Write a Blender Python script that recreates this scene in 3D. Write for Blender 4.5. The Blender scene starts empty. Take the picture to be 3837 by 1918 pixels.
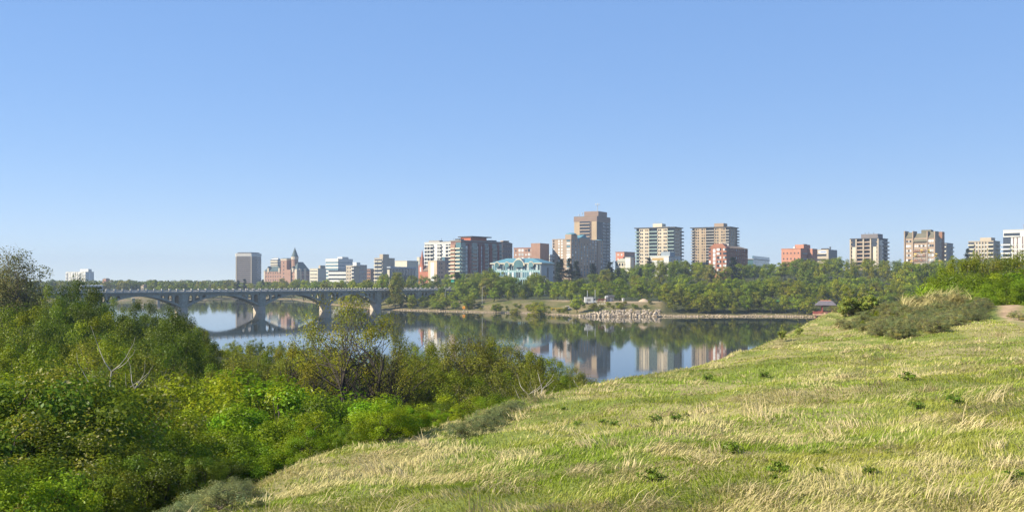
import bpy, math, random
import numpy as np
from mathutils import Vector

# ------------------------------------------------------------------ camera, sky, sun, exposure
scene = bpy.context.scene
FPX, CX, HY, CAMZ = 3685.0, 1918.5, 1055.0, 14.0      # focal length and horizon of the photograph, in its pixels
cam_d = bpy.data.cameras.new("camera"); cam = bpy.data.objects.new("camera", cam_d)
scene.collection.objects.link(cam); scene.camera = cam
cam.location = (0, 0, CAMZ); cam.rotation_euler = (math.radians(90), 0, 0)
cam_d.sensor_width = 36.0; cam_d.lens = 36.0 * FPX / 3837.0
cam_d.shift_y = (HY - 959.0) / 3837.0
cam_d.clip_start = 0.1; cam_d.clip_end = 12000

SUN_EL = math.radians(33); SUN_AZ = math.atan2(-0.92, -0.39)     # compass-like: x = sin, y = cos
world = bpy.data.worlds.new("World"); scene.world = world; world.use_nodes = True
wn = world.node_tree; wn.nodes.clear()
sky = wn.nodes.new("ShaderNodeTexSky"); sky.sky_type = 'NISHITA'; sky.sun_disc = False
sky.sun_elevation = SUN_EL; sky.sun_rotation = -SUN_AZ
sky.altitude = 4000; sky.air_density = 1.0; sky.dust_density = 0.0; sky.ozone_density = 4.0
hs = wn.nodes.new("ShaderNodeHueSaturation"); hs.inputs["Saturation"].default_value = 2.3; hs.inputs["Hue"].default_value = 0.516; hs.inputs["Value"].default_value = 1.9; gm = wn.nodes.new("ShaderNodeGamma"); gm.inputs[1].default_value = 0.28
bg = wn.nodes.new("ShaderNodeBackground"); bg.inputs["Strength"].default_value = 0.15
wo = wn.nodes.new("ShaderNodeOutputWorld")
wn.links.new(sky.outputs[0], gm.inputs[0]); wn.links.new(gm.outputs[0], hs.inputs["Color"]); wn.links.new(hs.outputs[0], bg.inputs[0]); wn.links.new(bg.outputs[0], wo.inputs[0])
sun_d = bpy.data.lights.new("sun", 'SUN'); sun_d.energy = 4.6; sun_d.angle = math.radians(0.53); sun_d.color = (1.0, 0.91, 0.74)
sun = bpy.data.objects.new("sun", sun_d); scene.collection.objects.link(sun)
sdir = Vector((math.sin(SUN_AZ) * math.cos(SUN_EL), math.cos(SUN_AZ) * math.cos(SUN_EL), math.sin(SUN_EL)))
sun.rotation_euler = sdir.to_track_quat('Z', 'Y').to_euler(); sun.location = (-200, -100, 300)
vs = scene.view_settings; vs.view_transform = 'Standard'; vs.look = 'None'; vs.exposure = 1.05; vs.gamma = 1.0
cy = scene.cycles
cy.use_denoising = True; cy.max_bounces = 6; cy.diffuse_bounces = 2; cy.glossy_bounces = 3; cy.transmission_bounces = 3
cy.transparent_max_bounces = 6; cy.volume_bounces = 0; cy.sample_clamp_indirect = 4.0
try: cy.denoiser = 'OPENIMAGEDENOISE'; cy.denoising_input_passes = 'RGB_ALBEDO_NORMAL'
except Exception: pass

# ------------------------------------------------------------------ helpers
COL = scene.collection
rng = np.random.default_rng(7); random.seed(7)
def at(px, py, D): return ((px - CX) / FPX * D, D, CAMZ - (py - HY) / FPX * D)
def zof(py, D): return CAMZ - (py - HY) / FPX * D

def tag(o, label=None, cat=None, group=None, kind=None):
    if label: o["label"] = label
    if cat: o["category"] = cat
    if group: o["group"] = group
    if kind: o["kind"] = kind
    return o
def empty(name, loc, rz=0, label=None, cat=None, group=None):
    o = bpy.data.objects.new(name, None); COL.objects.link(o); o.empty_display_size = 0.5
    o.location = loc; o.rotation_euler = (0, 0, rz)
    return tag(o, label, cat, group)
def link(name, me, parent=None, loc=(0, 0, 0), rz=0, scale=None):
    o = bpy.data.objects.new(name, me); COL.objects.link(o); o.location = loc; o.rotation_euler = (0, 0, rz)
    if scale is not None: o.scale = scale
    if parent: o.parent = parent
    return o

def mesh_np(name, V, quads=None, tris=None, mat=None, col=None, smooth=False):
    """numpy mesh; col = per-face linear RGB"""
    me = bpy.data.meshes.new(name)
    V = np.asarray(V, np.float32).reshape(-1, 3); nq = 0 if quads is None else len(quads); nt = 0 if tris is None else len(tris)
    me.vertices.add(len(V)); me.vertices.foreach_set("co", V.ravel())
    loops = []; starts = []
    if nq: loops.append(np.asarray(quads, np.int32).ravel()); starts.append(np.arange(nq) * 4)
    if nt: loops.append(np.asarray(tris, np.int32).ravel()); starts.append(nq * 4 + np.arange(nt) * 3)
    loops = np.concatenate(loops); starts = np.concatenate(starts)
    me.loops.add(len(loops)); me.loops.foreach_set("vertex_index", loops.astype(np.int32))
    me.polygons.add(nq + nt); me.polygons.foreach_set("loop_start", starts.astype(np.int32))
    if smooth: me.polygons.foreach_set("use_smooth", np.ones(nq + nt, bool))
    if col is not None:
        a = me.attributes.new("col", 'FLOAT_COLOR', 'FACE')
        c = np.ones((nq + nt, 4), np.float32); c[:, :3] = col; a.data.foreach_set("color", c.ravel())
    me.update(calc_edges=True)
    if mat: me.materials.append(mat)
    return me

class MB:
    """collects solid shapes, then builds one mesh"""
    def __init__(s): s.v = []; s.f = []
    def poly(s, pts, faces):
        n = len(s.v); s.v += [tuple(p) for p in pts]; s.f += [tuple(i + n for i in f) for f in faces]; return s
    def box(s, x0, x1, y0, y1, z0, z1):
        return s.poly([(x0,y0,z0),(x1,y0,z0),(x1,y1,z0),(x0,y1,z0),(x0,y0,z1),(x1,y0,z1),(x1,y1,z1),(x0,y1,z1)],
                      [(0,3,2,1),(4,5,6,7),(0,1,5,4),(1,2,6,5),(2,3,7,6),(3,0,4,7)])
    def prism(s, pts, z0, z1):
        n = len(pts)
        return s.poly([(x, y, z0) for x, y in pts] + [(x, y, z1) for x, y in pts],
                      [tuple(range(n))[::-1], tuple(range(n, 2*n))] + [(i, (i+1) % n, n+(i+1) % n, n+i) for i in range(n)])
    def frustum(s, lo, hi):
        n = len(lo)
        return s.poly(list(lo) + list(hi), [tuple(range(n))[::-1], tuple(range(n, 2*n))] + [(i, (i+1) % n, n+(i+1) % n, n+i) for i in range(n)])
    def hip(s, x0, x1, y0, y1, z0, z1, ix, iy):
        return s.frustum([(x0,y0,z0),(x1,y0,z0),(x1,y1,z0),(x0,y1,z0)], [(x0+ix,y0+iy,z1),(x1-ix,y0+iy,z1),(x1-ix,y1-iy,z1),(x0+ix,y1-iy,z1)])
    def cyl(s, x, y, z0, z1, r0, r1=None, n=12, ph=0.0):
        r1 = r0 if r1 is None else r1
        A = [ph + 2*math.pi*i/n for i in range(n)]
        return s.frustum([(x+r0*math.cos(a), y+r0*math.sin(a), z0) for a in A], [(x+r1*math.cos(a), y+r1*math.sin(a), z1) for a in A])
    def tube(s, p0, p1, r0, r1=None, n=6):
        r1 = r0 if r1 is None else r1
        p0 = Vector(p0); p1 = Vector(p1); d = (p1 - p0)
        if d.length < 1e-6: return s
        d.normalize(); a = d.orthogonal().normalized(); b = d.cross(a)
        lo = [p0 + (a*math.cos(2*math.pi*i/n) + b*math.sin(2*math.pi*i/n))*r0 for i in range(n)]
        hi = [p1 + (a*math.cos(2*math.pi*i/n) + b*math.sin(2*math.pi*i/n))*r1 for i in range(n)]
        return s.frustum(lo, hi)
    def mesh(s, name, mat):
        me = bpy.data.meshes.new(name); me.from_pydata(s.v, [], s.f); me.update(); me.materials.append(mat); return me
    def build(s, name, mat, parent=None, loc=(0,0,0), rz=0): return link(name, s.mesh(name, mat), parent, loc, rz)

# value noise
_lat = np.random.default_rng(3).random((256, 256))
def vn(x, y, sc=1.0, sd=0):
    x = np.asarray(x, float) / sc + 37.7 * sd + 400; y = np.asarray(y, float) / sc + 91.3 * sd + 400
    xi = np.floor(x).astype(int); yi = np.floor(y).astype(int); fx = x - xi; fy = y - yi
    fx = fx*fx*(3-2*fx); fy = fy*fy*(3-2*fy)
    L = lambda a, b: _lat[a % 256, b % 256]
    return (L(xi,yi)*(1-fx)+L(xi+1,yi)*fx)*(1-fy) + (L(xi,yi+1)*(1-fx)+L(xi+1,yi+1)*fx)*fy
def fbm(x, y, sc, sd=0, o=3): return sum(vn(x, y, sc/2**i, sd+i*5)/2**i for i in range(o)) / sum(1/2**i for i in range(o))
def sstep(a, b, x): t = np.clip((np.asarray(x, float)-a)/(b-a), 0, 1); return t*t*(3-2*t)

# ------------------------------------------------------------------ materials
MATS = {}
def nodes_of(name):
    m = bpy.data.materials.new(name); m.use_nodes = True; MATS[name] = m
    return m, m.node_tree, m.node_tree.nodes["Principled BSDF"]
def paint(name, rgb, rough=0.8, var=0.18, scale=0.25, metal=0.0, bump=0.0, spec=0.3, rand=0.0, fine=3.0):
    """a painted or masonry surface with weathering blotches (object coordinates in metres)"""
    if name in MATS: return MATS[name]
    m, nt, bs = nodes_of(name); N = nt.nodes.new; L = nt.links.new
    tc = N("ShaderNodeTexCoord"); n1 = N("ShaderNodeTexNoise"); n1.inputs["Scale"].default_value = scale; n1.inputs["Detail"].default_value = 5
    n2 = N("ShaderNodeTexNoise"); n2.inputs["Scale"].default_value = fine; n2.inputs["Detail"].default_value = 2
    L(tc.outputs["Object"], n1.inputs["Vector"]); L(tc.outputs["Object"], n2.inputs["Vector"])
    a = N("ShaderNodeMath"); a.operation = 'ADD'; L(n1.outputs[0], a.inputs[0]); L(n2.outputs[0], a.inputs[1])
    mr = N("ShaderNodeMapRange"); L(a.outputs[0], mr.inputs[0]); mr.inputs[1].default_value = 0.6; mr.inputs[2].default_value = 1.4
    mr.inputs[3].default_value = 1 - var; mr.inputs[4].default_value = 1 + var
    src = mr.outputs[0]
    if rand:
        oi = N("ShaderNodeObjectInfo"); r2 = N("ShaderNodeMapRange"); L(oi.outputs["Random"], r2.inputs[0]); r2.inputs[3].default_value = 1-rand; r2.inputs[4].default_value = 1+rand
        mm = N("ShaderNodeMath"); mm.operation = 'MULTIPLY'; L(src, mm.inputs[0]); L(r2.outputs[0], mm.inputs[1]); src = mm.outputs[0]
    mx = N("ShaderNodeMix"); mx.data_type = 'RGBA'; mx.blend_type = 'MULTIPLY'; mx.inputs["Factor"].default_value = 1
    mx.inputs["A"].default_value = (*rgb, 1); cmb = N("ShaderNodeCombineColor")
    for i in range(3): L(src, cmb.inputs[i])
    L(cmb.outputs[0], mx.inputs["B"]); L(mx.outputs["Result"], bs.inputs["Base Color"])
    bs.inputs["Roughness"].default_value = rough; bs.inputs["Metallic"].default_value = metal; bs.inputs["Specular IOR Level"].default_value = spec
    if bump:
        b = N("ShaderNodeBump"); b.inputs["Strength"].default_value = bump; b.inputs["Distance"].default_value = 0.1; L(n2.outputs[0], b.inputs["Height"]); L(b.outputs[0], bs.inputs["Normal"])
    return m
def glass(name, rgb, rough=0.08, spec=0.8, rand=0.35):
    return paint(name, rgb, rough=rough, var=0.25, scale=0.3, spec=spec, rand=rand)
def foliage(name, tint=(1, 1, 1), trans=0.42, rand=0.18, hue=0.010):
    if name in MATS: return MATS[name]
    m, nt, bs = nodes_of(name); nt.nodes.remove(bs); N = nt.nodes.new; L = nt.links.new
    out = nt.nodes["Material Output"]
    at_ = N("ShaderNodeAttribute"); at_.attribute_name = "col"; oi = N("ShaderNodeObjectInfo")
    mx = N("ShaderNodeMix"); mx.data_type = 'RGBA'; mx.blend_type = 'MULTIPLY'; mx.inputs["Factor"].default_value = 1
    L(at_.outputs["Color"], mx.inputs["A"]); mx.inputs["B"].default_value = (*tint, 1)
    hsv = N("ShaderNodeHueSaturation"); L(mx.outputs["Result"], hsv.inputs["Color"])
    r1 = N("ShaderNodeMapRange"); L(oi.outputs["Random"], r1.inputs[0]); r1.inputs[3].default_value = 0.5-hue; r1.inputs[4].default_value = 0.5+hue; L(r1.outputs[0], hsv.inputs["Hue"])
    wn_ = N("ShaderNodeTexWhiteNoise"); wn_.noise_dimensions = '1D'; L(oi.outputs["Random"], wn_.inputs["W"])
    r2 = N("ShaderNodeMapRange"); L(wn_.outputs["Value"], r2.inputs[0]); r2.inputs[3].default_value = 1-rand; r2.inputs[4].default_value = 1+rand; L(r2.outputs[0], hsv.inputs["Value"])
    d = N("ShaderNodeBsdfDiffuse"); t = N("ShaderNodeBsdfTranslucent"); ms = N("ShaderNodeMixShader"); ms.inputs[0].default_value = trans
    L(hsv.outputs[0], d.inputs[0]); L(hsv.outputs[0], t.inputs[0]); L(d.outputs[0], ms.inputs[1]); L(t.outputs[0], ms.inputs[2])
    g = N("ShaderNodeBsdfGlossy"); g.inputs["Roughness"].default_value = 0.45; g.inputs["Color"].default_value = (0.9, 0.95, 1, 1)
    m2 = N("ShaderNodeMixShader"); m2.inputs[0].default_value = 0.012; L(ms.outputs[0], m2.inputs[1]); L(g.outputs[0], m2.inputs[2]); L(m2.outputs[0], out.inputs[0])
    return m

# ------------------------------------------------------------------ terrain shape
FAR = [(-2600,1150),(-900,800),(-600,765),(-330,722),(-264,735),(-219,795),(-177,780),(-130,640),(-91,545),(-66,489),(-54,479),(-27,456),(-8,441),(9.5,430),(25,402),(35,391),(61.7,391),(105,394),(118,386),(150,377),(220,362),(350,330),(600,280),(1200,200),(2600,100)]
NEAR = [(-2600,900),(-900,560),(-600,480),(-240,380),(-150,325),(-104,285),(-80,250),(-68,222),(-56,192),(-42,172),(-25,152),(-10,138),(5,122),(25,105),(60,95),(150,105),(400,110),(1000,60),(2600,-60)]
CREST = [(-60,-120),(-20,-30),(-9,0),(-5.5,8),(-3.8,13),(-3.4,19),(-0.8,25),(2.94,30),(8.06,38),(12.5,47),(19.2,60),(30,76),(60,88),(120,92),(400,95)]
def seg_dist(x, y, pl):
    best = np.full(x.shape, 1e18)
    for (ax, ay), (bx, by) in zip(pl[:-1], pl[1:]):
        dx, dy = bx-ax, by-ay; t = np.clip(((x-ax)*dx+(y-ay)*dy)/(dx*dx+dy*dy), 0, 1)
        best = np.minimum(best, (x-ax-t*dx)**2+(y-ay-t*dy)**2)
    return np.sqrt(best)
def inside(x, y, poly):
    c = np.zeros(x.shape, bool); n = len(poly)
    for i in range(n):
        ax, ay = poly[i]; bx, by = poly[(i+1) % n]
        if ay == by: continue
        c ^= ((ay > y) != (by > y)) & (x < (bx-ax)*(y-ay)/(by-ay)+ax)
    return c
def far_r(x, y):
    s = np.where(inside(x, y, FAR+[(9000,100),(9000,9000),(-9000,9000),(-9000,1150)]), 1, -1); return s*seg_dist(x, y, FAR)
def near_r(x, y):
    s = np.where(inside(x, y, NEAR+[(9000,-60),(9000,-9000),(-9000,-9000),(-9000,900)]), 1, -1); return s*seg_dist(x, y, NEAR)
def crest_s(x, y):   # positive on the downhill (river) side
    s = np.where(inside(x, y, CREST+[(9000,95),(9000,-9000),(-60,-9000)]), -1, 1); return s*seg_dist(x, y, CREST)
HP = np.array([(-9,0,11.6),(-5.5,8,11.15),(-3.8,13,10.95),(-3.4,19,10.67),(-0.8,25,10.7),(2.94,30,10.95),(8.06,38,10.96),(12.5,47,11.13),(19.2,60,11.64),(30,76,12.0),
               (0,0,12.4),(0,11,11.4),(4.7,9,11.9),(5,20,11.45),(10,20,11.8),(20,40,12.1),(27.5,55,12.0),(15,35,11.75),(36,58,12.3),(0,-30,13.2),(40,0,13.6),(-20,-30,12.3),(60,40,13.3),(80,-20,14.0),(60,88,12.0),(120,92,12.2),(-60,-120,13),(150,0,14)])
def _tps(r2): return np.where(r2 > 1e-9, r2*np.log(r2+1e-12), 0)
_A = np.zeros((len(HP)+3, len(HP)+3)); _d2 = ((HP[:,None,:2]-HP[None,:,:2])**2).sum(-1); n_ = len(HP)
_A[:n_,:n_] = _tps(_d2) + np.eye(n_)*2.0; _A[:n_,n_] = 1; _A[:n_,n_+1:] = HP[:,:2]; _A[n_,:n_] = 1; _A[n_+1:,:n_] = HP[:,:2].T
_W = np.linalg.solve(_A, np.concatenate([HP[:,2], [0,0,0]]))
def hill(x, y):
    z = _W[n_] + _W[n_+1]*x + _W[n_+2]*y
    for i in range(n_): z = z + _W[i]*_tps((x-HP[i,0])**2+(y-HP[i,1])**2)
    return z
def ter(x, y, parts=False):
    x = np.atleast_1d(np.asarray(x, float)); y = np.atleast_1d(np.asarray(y, float))
    rf = far_r(x, y); rn = near_r(x, y); s = crest_s(x, y)
    # near bank
    xc = np.clip(x, -60, 150); yc = np.clip(y, -120, 95)
    hz = np.clip(hill(xc, yc), 9, 14.5) + 1.6*np.exp(-((x-29.5)**2+((y-66)*0.9)**2)/(2*6.5**2)) + 0.34*(fbm(x, y, 4.5, 1)-0.5)*sstep(4, 14, np.hypot(x, y)) + 0.16*(vn(x, y, 1.3, 4)-0.5) + 0.07*(vn(x, y, 0.5, 8)-0.5)
    drop = 0.36*np.maximum(0, s)**1.15 / (1+0.15*np.exp(-np.maximum(s,0)))
    flood = 2.4 + 2.2*(fbm(x, y, 40, 2)-0.5)
    zn = np.maximum(hz - drop, flood); zn = np.where(s > 0, zn, hz)
    zn = np.minimum(zn, 0.28*rn - 0.05)
    # far bank
    a = np.where(y > 1, x/np.maximum(y, 1), 3)*FPX + CX
    rise = 3.0 + 13.8*sstep(1600, 2250, a)
    bank = 3.2 + 2.0*sstep(1550, 1900, a)
    zf = -0.05 + 0.14*np.clip(rf, -30, 4) + (bank-0.5)*sstep(3, 30, rf) + rise*sstep(45, 330, rf) + 0.5*(fbm(x, y, 12, 6)-0.5)*sstep(2, 12, rf)
    z = np.where(rf > 0, zf, np.where(rn > 0, zn, np.maximum(-3.5, np.maximum(0.2*rf, 0.28*rn)-0.05)))
    if parts: return z, rf, rn, s, a
    return z
def ter1(x, y): return float(ter(x, y)[0])

# ------------------------------------------------------------------ ground sheet
ang = np.concatenate([np.linspace(-180, -44, 36)[:-1], np.linspace(-44, 44, 400), np.linspace(44, 180, 36)[1:]]) * math.pi/180
rad = np.concatenate([np.linspace(0.4, 8, 16)[:-1], np.geomspace(8, 130, 190)[:-1], np.geomspace(130, 1000, 190)[:-1], np.geomspace(1000, 4200, 22)])
A_, R_ = np.meshgrid(ang, rad); GX = (R_*np.sin(A_)).ravel(); GY = (R_*np.cos(A_)).ravel()
GZ, g_rf, g_rn, g_s, g_a = ter(GX, GY, True)
na, nr = len(ang), len(rad)
ii = (np.arange(nr-1)[:, None]*na + np.arange(na-1)[None, :]).ravel()
Q = np.stack([ii, ii+1, ii+na+1, ii+na], 1)
PATH = [(21, 38), (24.5, 47), (27.3, 54), (30.5, 60), (36, 66), (50, 74)]
def c3(*c): return np.array(c, float)
tc = np.zeros((len(GX), 3)); tc[:] = c3(0.045, 0.05, 0.02)
nz = fbm(GX, GY, 6, 9)[:, None]
strawm = sstep(0.38, 0.62, fbm(GX, GY, 2.2, 11))[:, None]
hillc = c3(0.17, 0.20, 0.045)*(1-strawm) + c3(0.30, 0.26, 0.11)*strawm
onhill = ((g_rn > 0) & (g_rf < 0))
m = (sstep(2.5, -0.5, g_s)*onhill)[:, None]; tc = tc*(1-m) + hillc*m
pd = seg_dist(GX, GY, PATH); m = (sstep(0.95, 0.45, pd + 0.9*(nz[:, 0]-0.5))*onhill*(g_s < 0))[:, None]; tc = tc*(1-m) + c3(0.40, 0.28, 0.17)*m
m = (sstep(7, 3, g_rn)*onhill)[:, None]; tc = tc*(1-m) + c3(0.27, 0.19, 0.11)*m
fr = g_rf > 0
fb = (c3(0.150, 0.132, 0.055) + (nz-0.5)*c3(0.20, 0.10, 0.09) + (vn(GX, GY, 2.5, 15)[:, None]-0.5)*c3(0.10, 0.05, 0.05))
m = (fr*sstep(120, 60, g_rf))[:, None]; tc = tc*(1-m) + fb*m
m = (fr*sstep(42, 60, g_rf))[:, None]; tc = tc*(1-m) + (c3(0.05, 0.06, 0.02) + (nz-0.5)*0.02)*m
m = (fr*sstep(5, 9, g_rf)*np.maximum(sstep(2470, 2500, g_a), sstep(1760, 1700, g_a)*sstep(20, 8, g_rf)*0))[:, None]; tc = tc*(1-m) + c3(0.05, 0.055, 0.02)*m
m = (fr*sstep(26, 29, g_rf)*sstep(44, 40, g_rf)*sstep(2030, 2090, g_a)*sstep(2480, 2460, g_a))[:, None]; tc = tc*(1-m) + c3(0.36, 0.27, 0.17)*m
m = (fr*sstep(5.0, 2.5, g_rf + 2.0*(nz[:, 0]-0.5)))[:, None]; tc = tc*(1-m) + c3(0.27, 0.20, 0.12)*m
m = (fr*sstep(28, 34, g_rf)*sstep(70, 62, g_rf)*sstep(2870, 2890, g_a)*sstep(2985, 2965, g_a))[:, None]; tc = tc*(1-m) + c3(0.06, 0.17, 0.03)*m
gme = mesh_np("ground", np.stack([GX, GY, GZ], 1), quads=Q[:, ::-1], smooth=True)
ca = gme.attributes.new("tcol", 'FLOAT_COLOR', 'POINT'); c4 = np.ones((len(GX), 4), np.float32); c4[:, :3] = np.clip(tc, 0.01, 1); ca.data.foreach_set("color", c4.ravel())
mt, nt, bs = nodes_of("ground"); N = nt.nodes.new; L = nt.links.new
a_ = N("ShaderNodeAttribute"); a_.attribute_name = "tcol"; tco = N("ShaderNodeTexCoord")
n1 = N("ShaderNodeTexNoise"); n1.inputs["Scale"].default_value = 1.3; n1.inputs["Detail"].default_value = 8; n1.inputs["Roughness"].default_value = 0.7; L(tco.outputs["Object"], n1.inputs["Vector"])
mr = N("ShaderNodeMapRange"); L(n1.outputs[0], mr.inputs[0]); mr.inputs[1].default_value = 0.3; mr.inputs[2].default_value = 0.7; mr.inputs[3].default_value = 0.65; mr.inputs[4].default_value = 1.35
mx = N("ShaderNodeMix"); mx.data_type = 'RGBA'; mx.blend_type = 'MULTIPLY'; mx.inputs["Factor"].default_value = 1
cmb = N("ShaderNodeCombineColor"); [L(mr.outputs[0], cmb.inputs[i]) for i in range(3)]
L(a_.outputs["Color"], mx.inputs["A"]); L(cmb.outputs[0], mx.inputs["B"]); L(mx.outputs["Result"], bs.inputs["Base Color"]); bs.inputs["Roughness"].default_value = 0.95; bs.inputs["Specular IOR Level"].default_value = 0.1
bp = N("ShaderNodeBump"); bp.inputs["Strength"].default_value = 0.6; bp.inputs["Distance"].default_value = 0.15; L(n1.outputs[0], bp.inputs["Height"]); L(bp.outputs[0], bs.inputs["Normal"])
gme.materials.append(mt); ground = tag(link("ground", gme), kind="structure")

# river
mt, nt, bs = nodes_of("river_water"); N = nt.nodes.new; L = nt.links.new
bs.inputs["Base Color"].default_value = (0.018, 0.026, 0.020, 1); bs.inputs["Roughness"].default_value = 0.035; bs.inputs["IOR"].default_value = 1.33; bs.inputs["Specular IOR Level"].default_value = 0.5
tco = N("ShaderNodeTexCoord"); mp = N("ShaderNodeMapping"); mp.inputs["Scale"].default_value = (0.35, 0.9, 1); mp.inputs["Rotation"].default_value = (0, 0, 0.5); L(tco.outputs["Object"], mp.inputs["Vector"])
n1 = N("ShaderNodeTexNoise"); n1.inputs["Scale"].default_value = 0.9; n1.inputs["Detail"].default_value = 3; L(mp.outputs[0], n1.inputs["Vector"])
n2 = N("ShaderNodeTexNoise"); n2.inputs["Scale"].default_value = 0.02; n2.inputs["Detail"].default_value = 2; L(tco.outputs["Object"], n2.inputs["Vector"])
mr = N("ShaderNodeMapRange"); L(n2.outputs[0], mr.inputs[0]); mr.inputs[1].default_value = 0.4; mr.inputs[2].default_value = 0.65; mr.inputs[3].default_value = 0.2; mr.inputs[4].default_value = 1.5
mu = N("ShaderNodeMath"); mu.operation = 'MULTIPLY'; L(n1.outputs[0], mu.inputs[0]); L(mr.outputs[0], mu.inputs[1])
bp = N("ShaderNodeBump"); bp.inputs["Strength"].default_value = 0.16; bp.inputs["Distance"].default_value = 0.02; L(mu.outputs[0], bp.inputs["Height"]); L(bp.outputs[0], bs.inputs["Normal"])
wm = MB(); wm.poly([(-4100, -300, 0), (4100, -300, 0), (4100, 1700, 0), (-4100, 1700, 0)], [(0, 1, 2, 3)])
river = tag(wm.build("river", MATS["river_water"]), kind="structure")

# ------------------------------------------------------------------ vegetation builders
def tube_np(P, Rr, n=5):
    """tube along points P with radii Rr -> verts, quads"""
    P = np.asarray(P, float); k = len(P); T = np.gradient(P, axis=0); T /= np.linalg.norm(T, axis=1)[:, None]+1e-9
    ref = np.array([0.31, 0.87, 0.39]); A = np.cross(T, ref); A /= np.linalg.norm(A, axis=1)[:, None]+1e-9; Bv = np.cross(T, A)
    th = np.arange(n)*2*math.pi/n
    V = P[:, None, :] + (A[:, None, :]*np.cos(th)[None, :, None] + Bv[:, None, :]*np.sin(th)[None, :, None])*np.asarray(Rr)[:, None, None]
    i = (np.arange(k-1)[:, None]*n + np.arange(n)[None, :]); j = (np.arange(k-1)[:, None]*n + ((np.arange(n)+1) % n)[None, :])
    return V.reshape(-1, 3), np.stack([i, j, j+n, i+n], -1).reshape(-1, 4)
def leaves_np(C, Nn, size, cols, r, aspect=0.62):
    """rhombic leaves at C (n,3), rough normals Nn, one colour each"""
    n = len(C); Nn = Nn + r.normal(0, 0.48, (n, 3)); Nn /= np.linalg.norm(Nn, axis=1)[:, None]+1e-9
    t = r.normal(0, 1, (n, 3)); t -= (t*Nn).sum(1)[:, None]*Nn; t /= np.linalg.norm(t, axis=1)[:, None]+1e-9; b = np.cross(Nn, t)
    s = (size*(0.65+0.7*r.random(n)))[:, None]
    fold = Nn*s*0.12
    V = np.stack([C-t*s*0.5, C+b*s*aspect*0.5+fold, C+t*s*0.5, C-b*s*aspect*0.5+fold], 1).reshape(-1, 3)
    return V, np.arange(n*4).reshape(-1, 4), cols
def leaf_cols(r, n, base, var=0.25, hue=0.12):
    b = np.asarray(base)[None, :]*(1+var*r.normal(0, 1, (n, 1)).clip(-1.8, 1.8))
    k = r.normal(0, hue, n).clip(-2*hue, 2*hue); b[:, 0] *= 1+k; b[:, 2] *= 1-k
    return b.clip(0.008, 0.9)
BARK = {"grey": paint("bark_grey", (0.13, 0.11, 0.085), 0.9, 0.3, 2.0, bump=0.3), "dark": paint("bark_dark", (0.052, 0.042, 0.033), 0.9, 0.3, 2.0, bump=0.3), "white": paint("bark_white", (0.36, 0.33, 0.27), 0.9, 0.35, 3.0)}
FOL = foliage("foliage")

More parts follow.
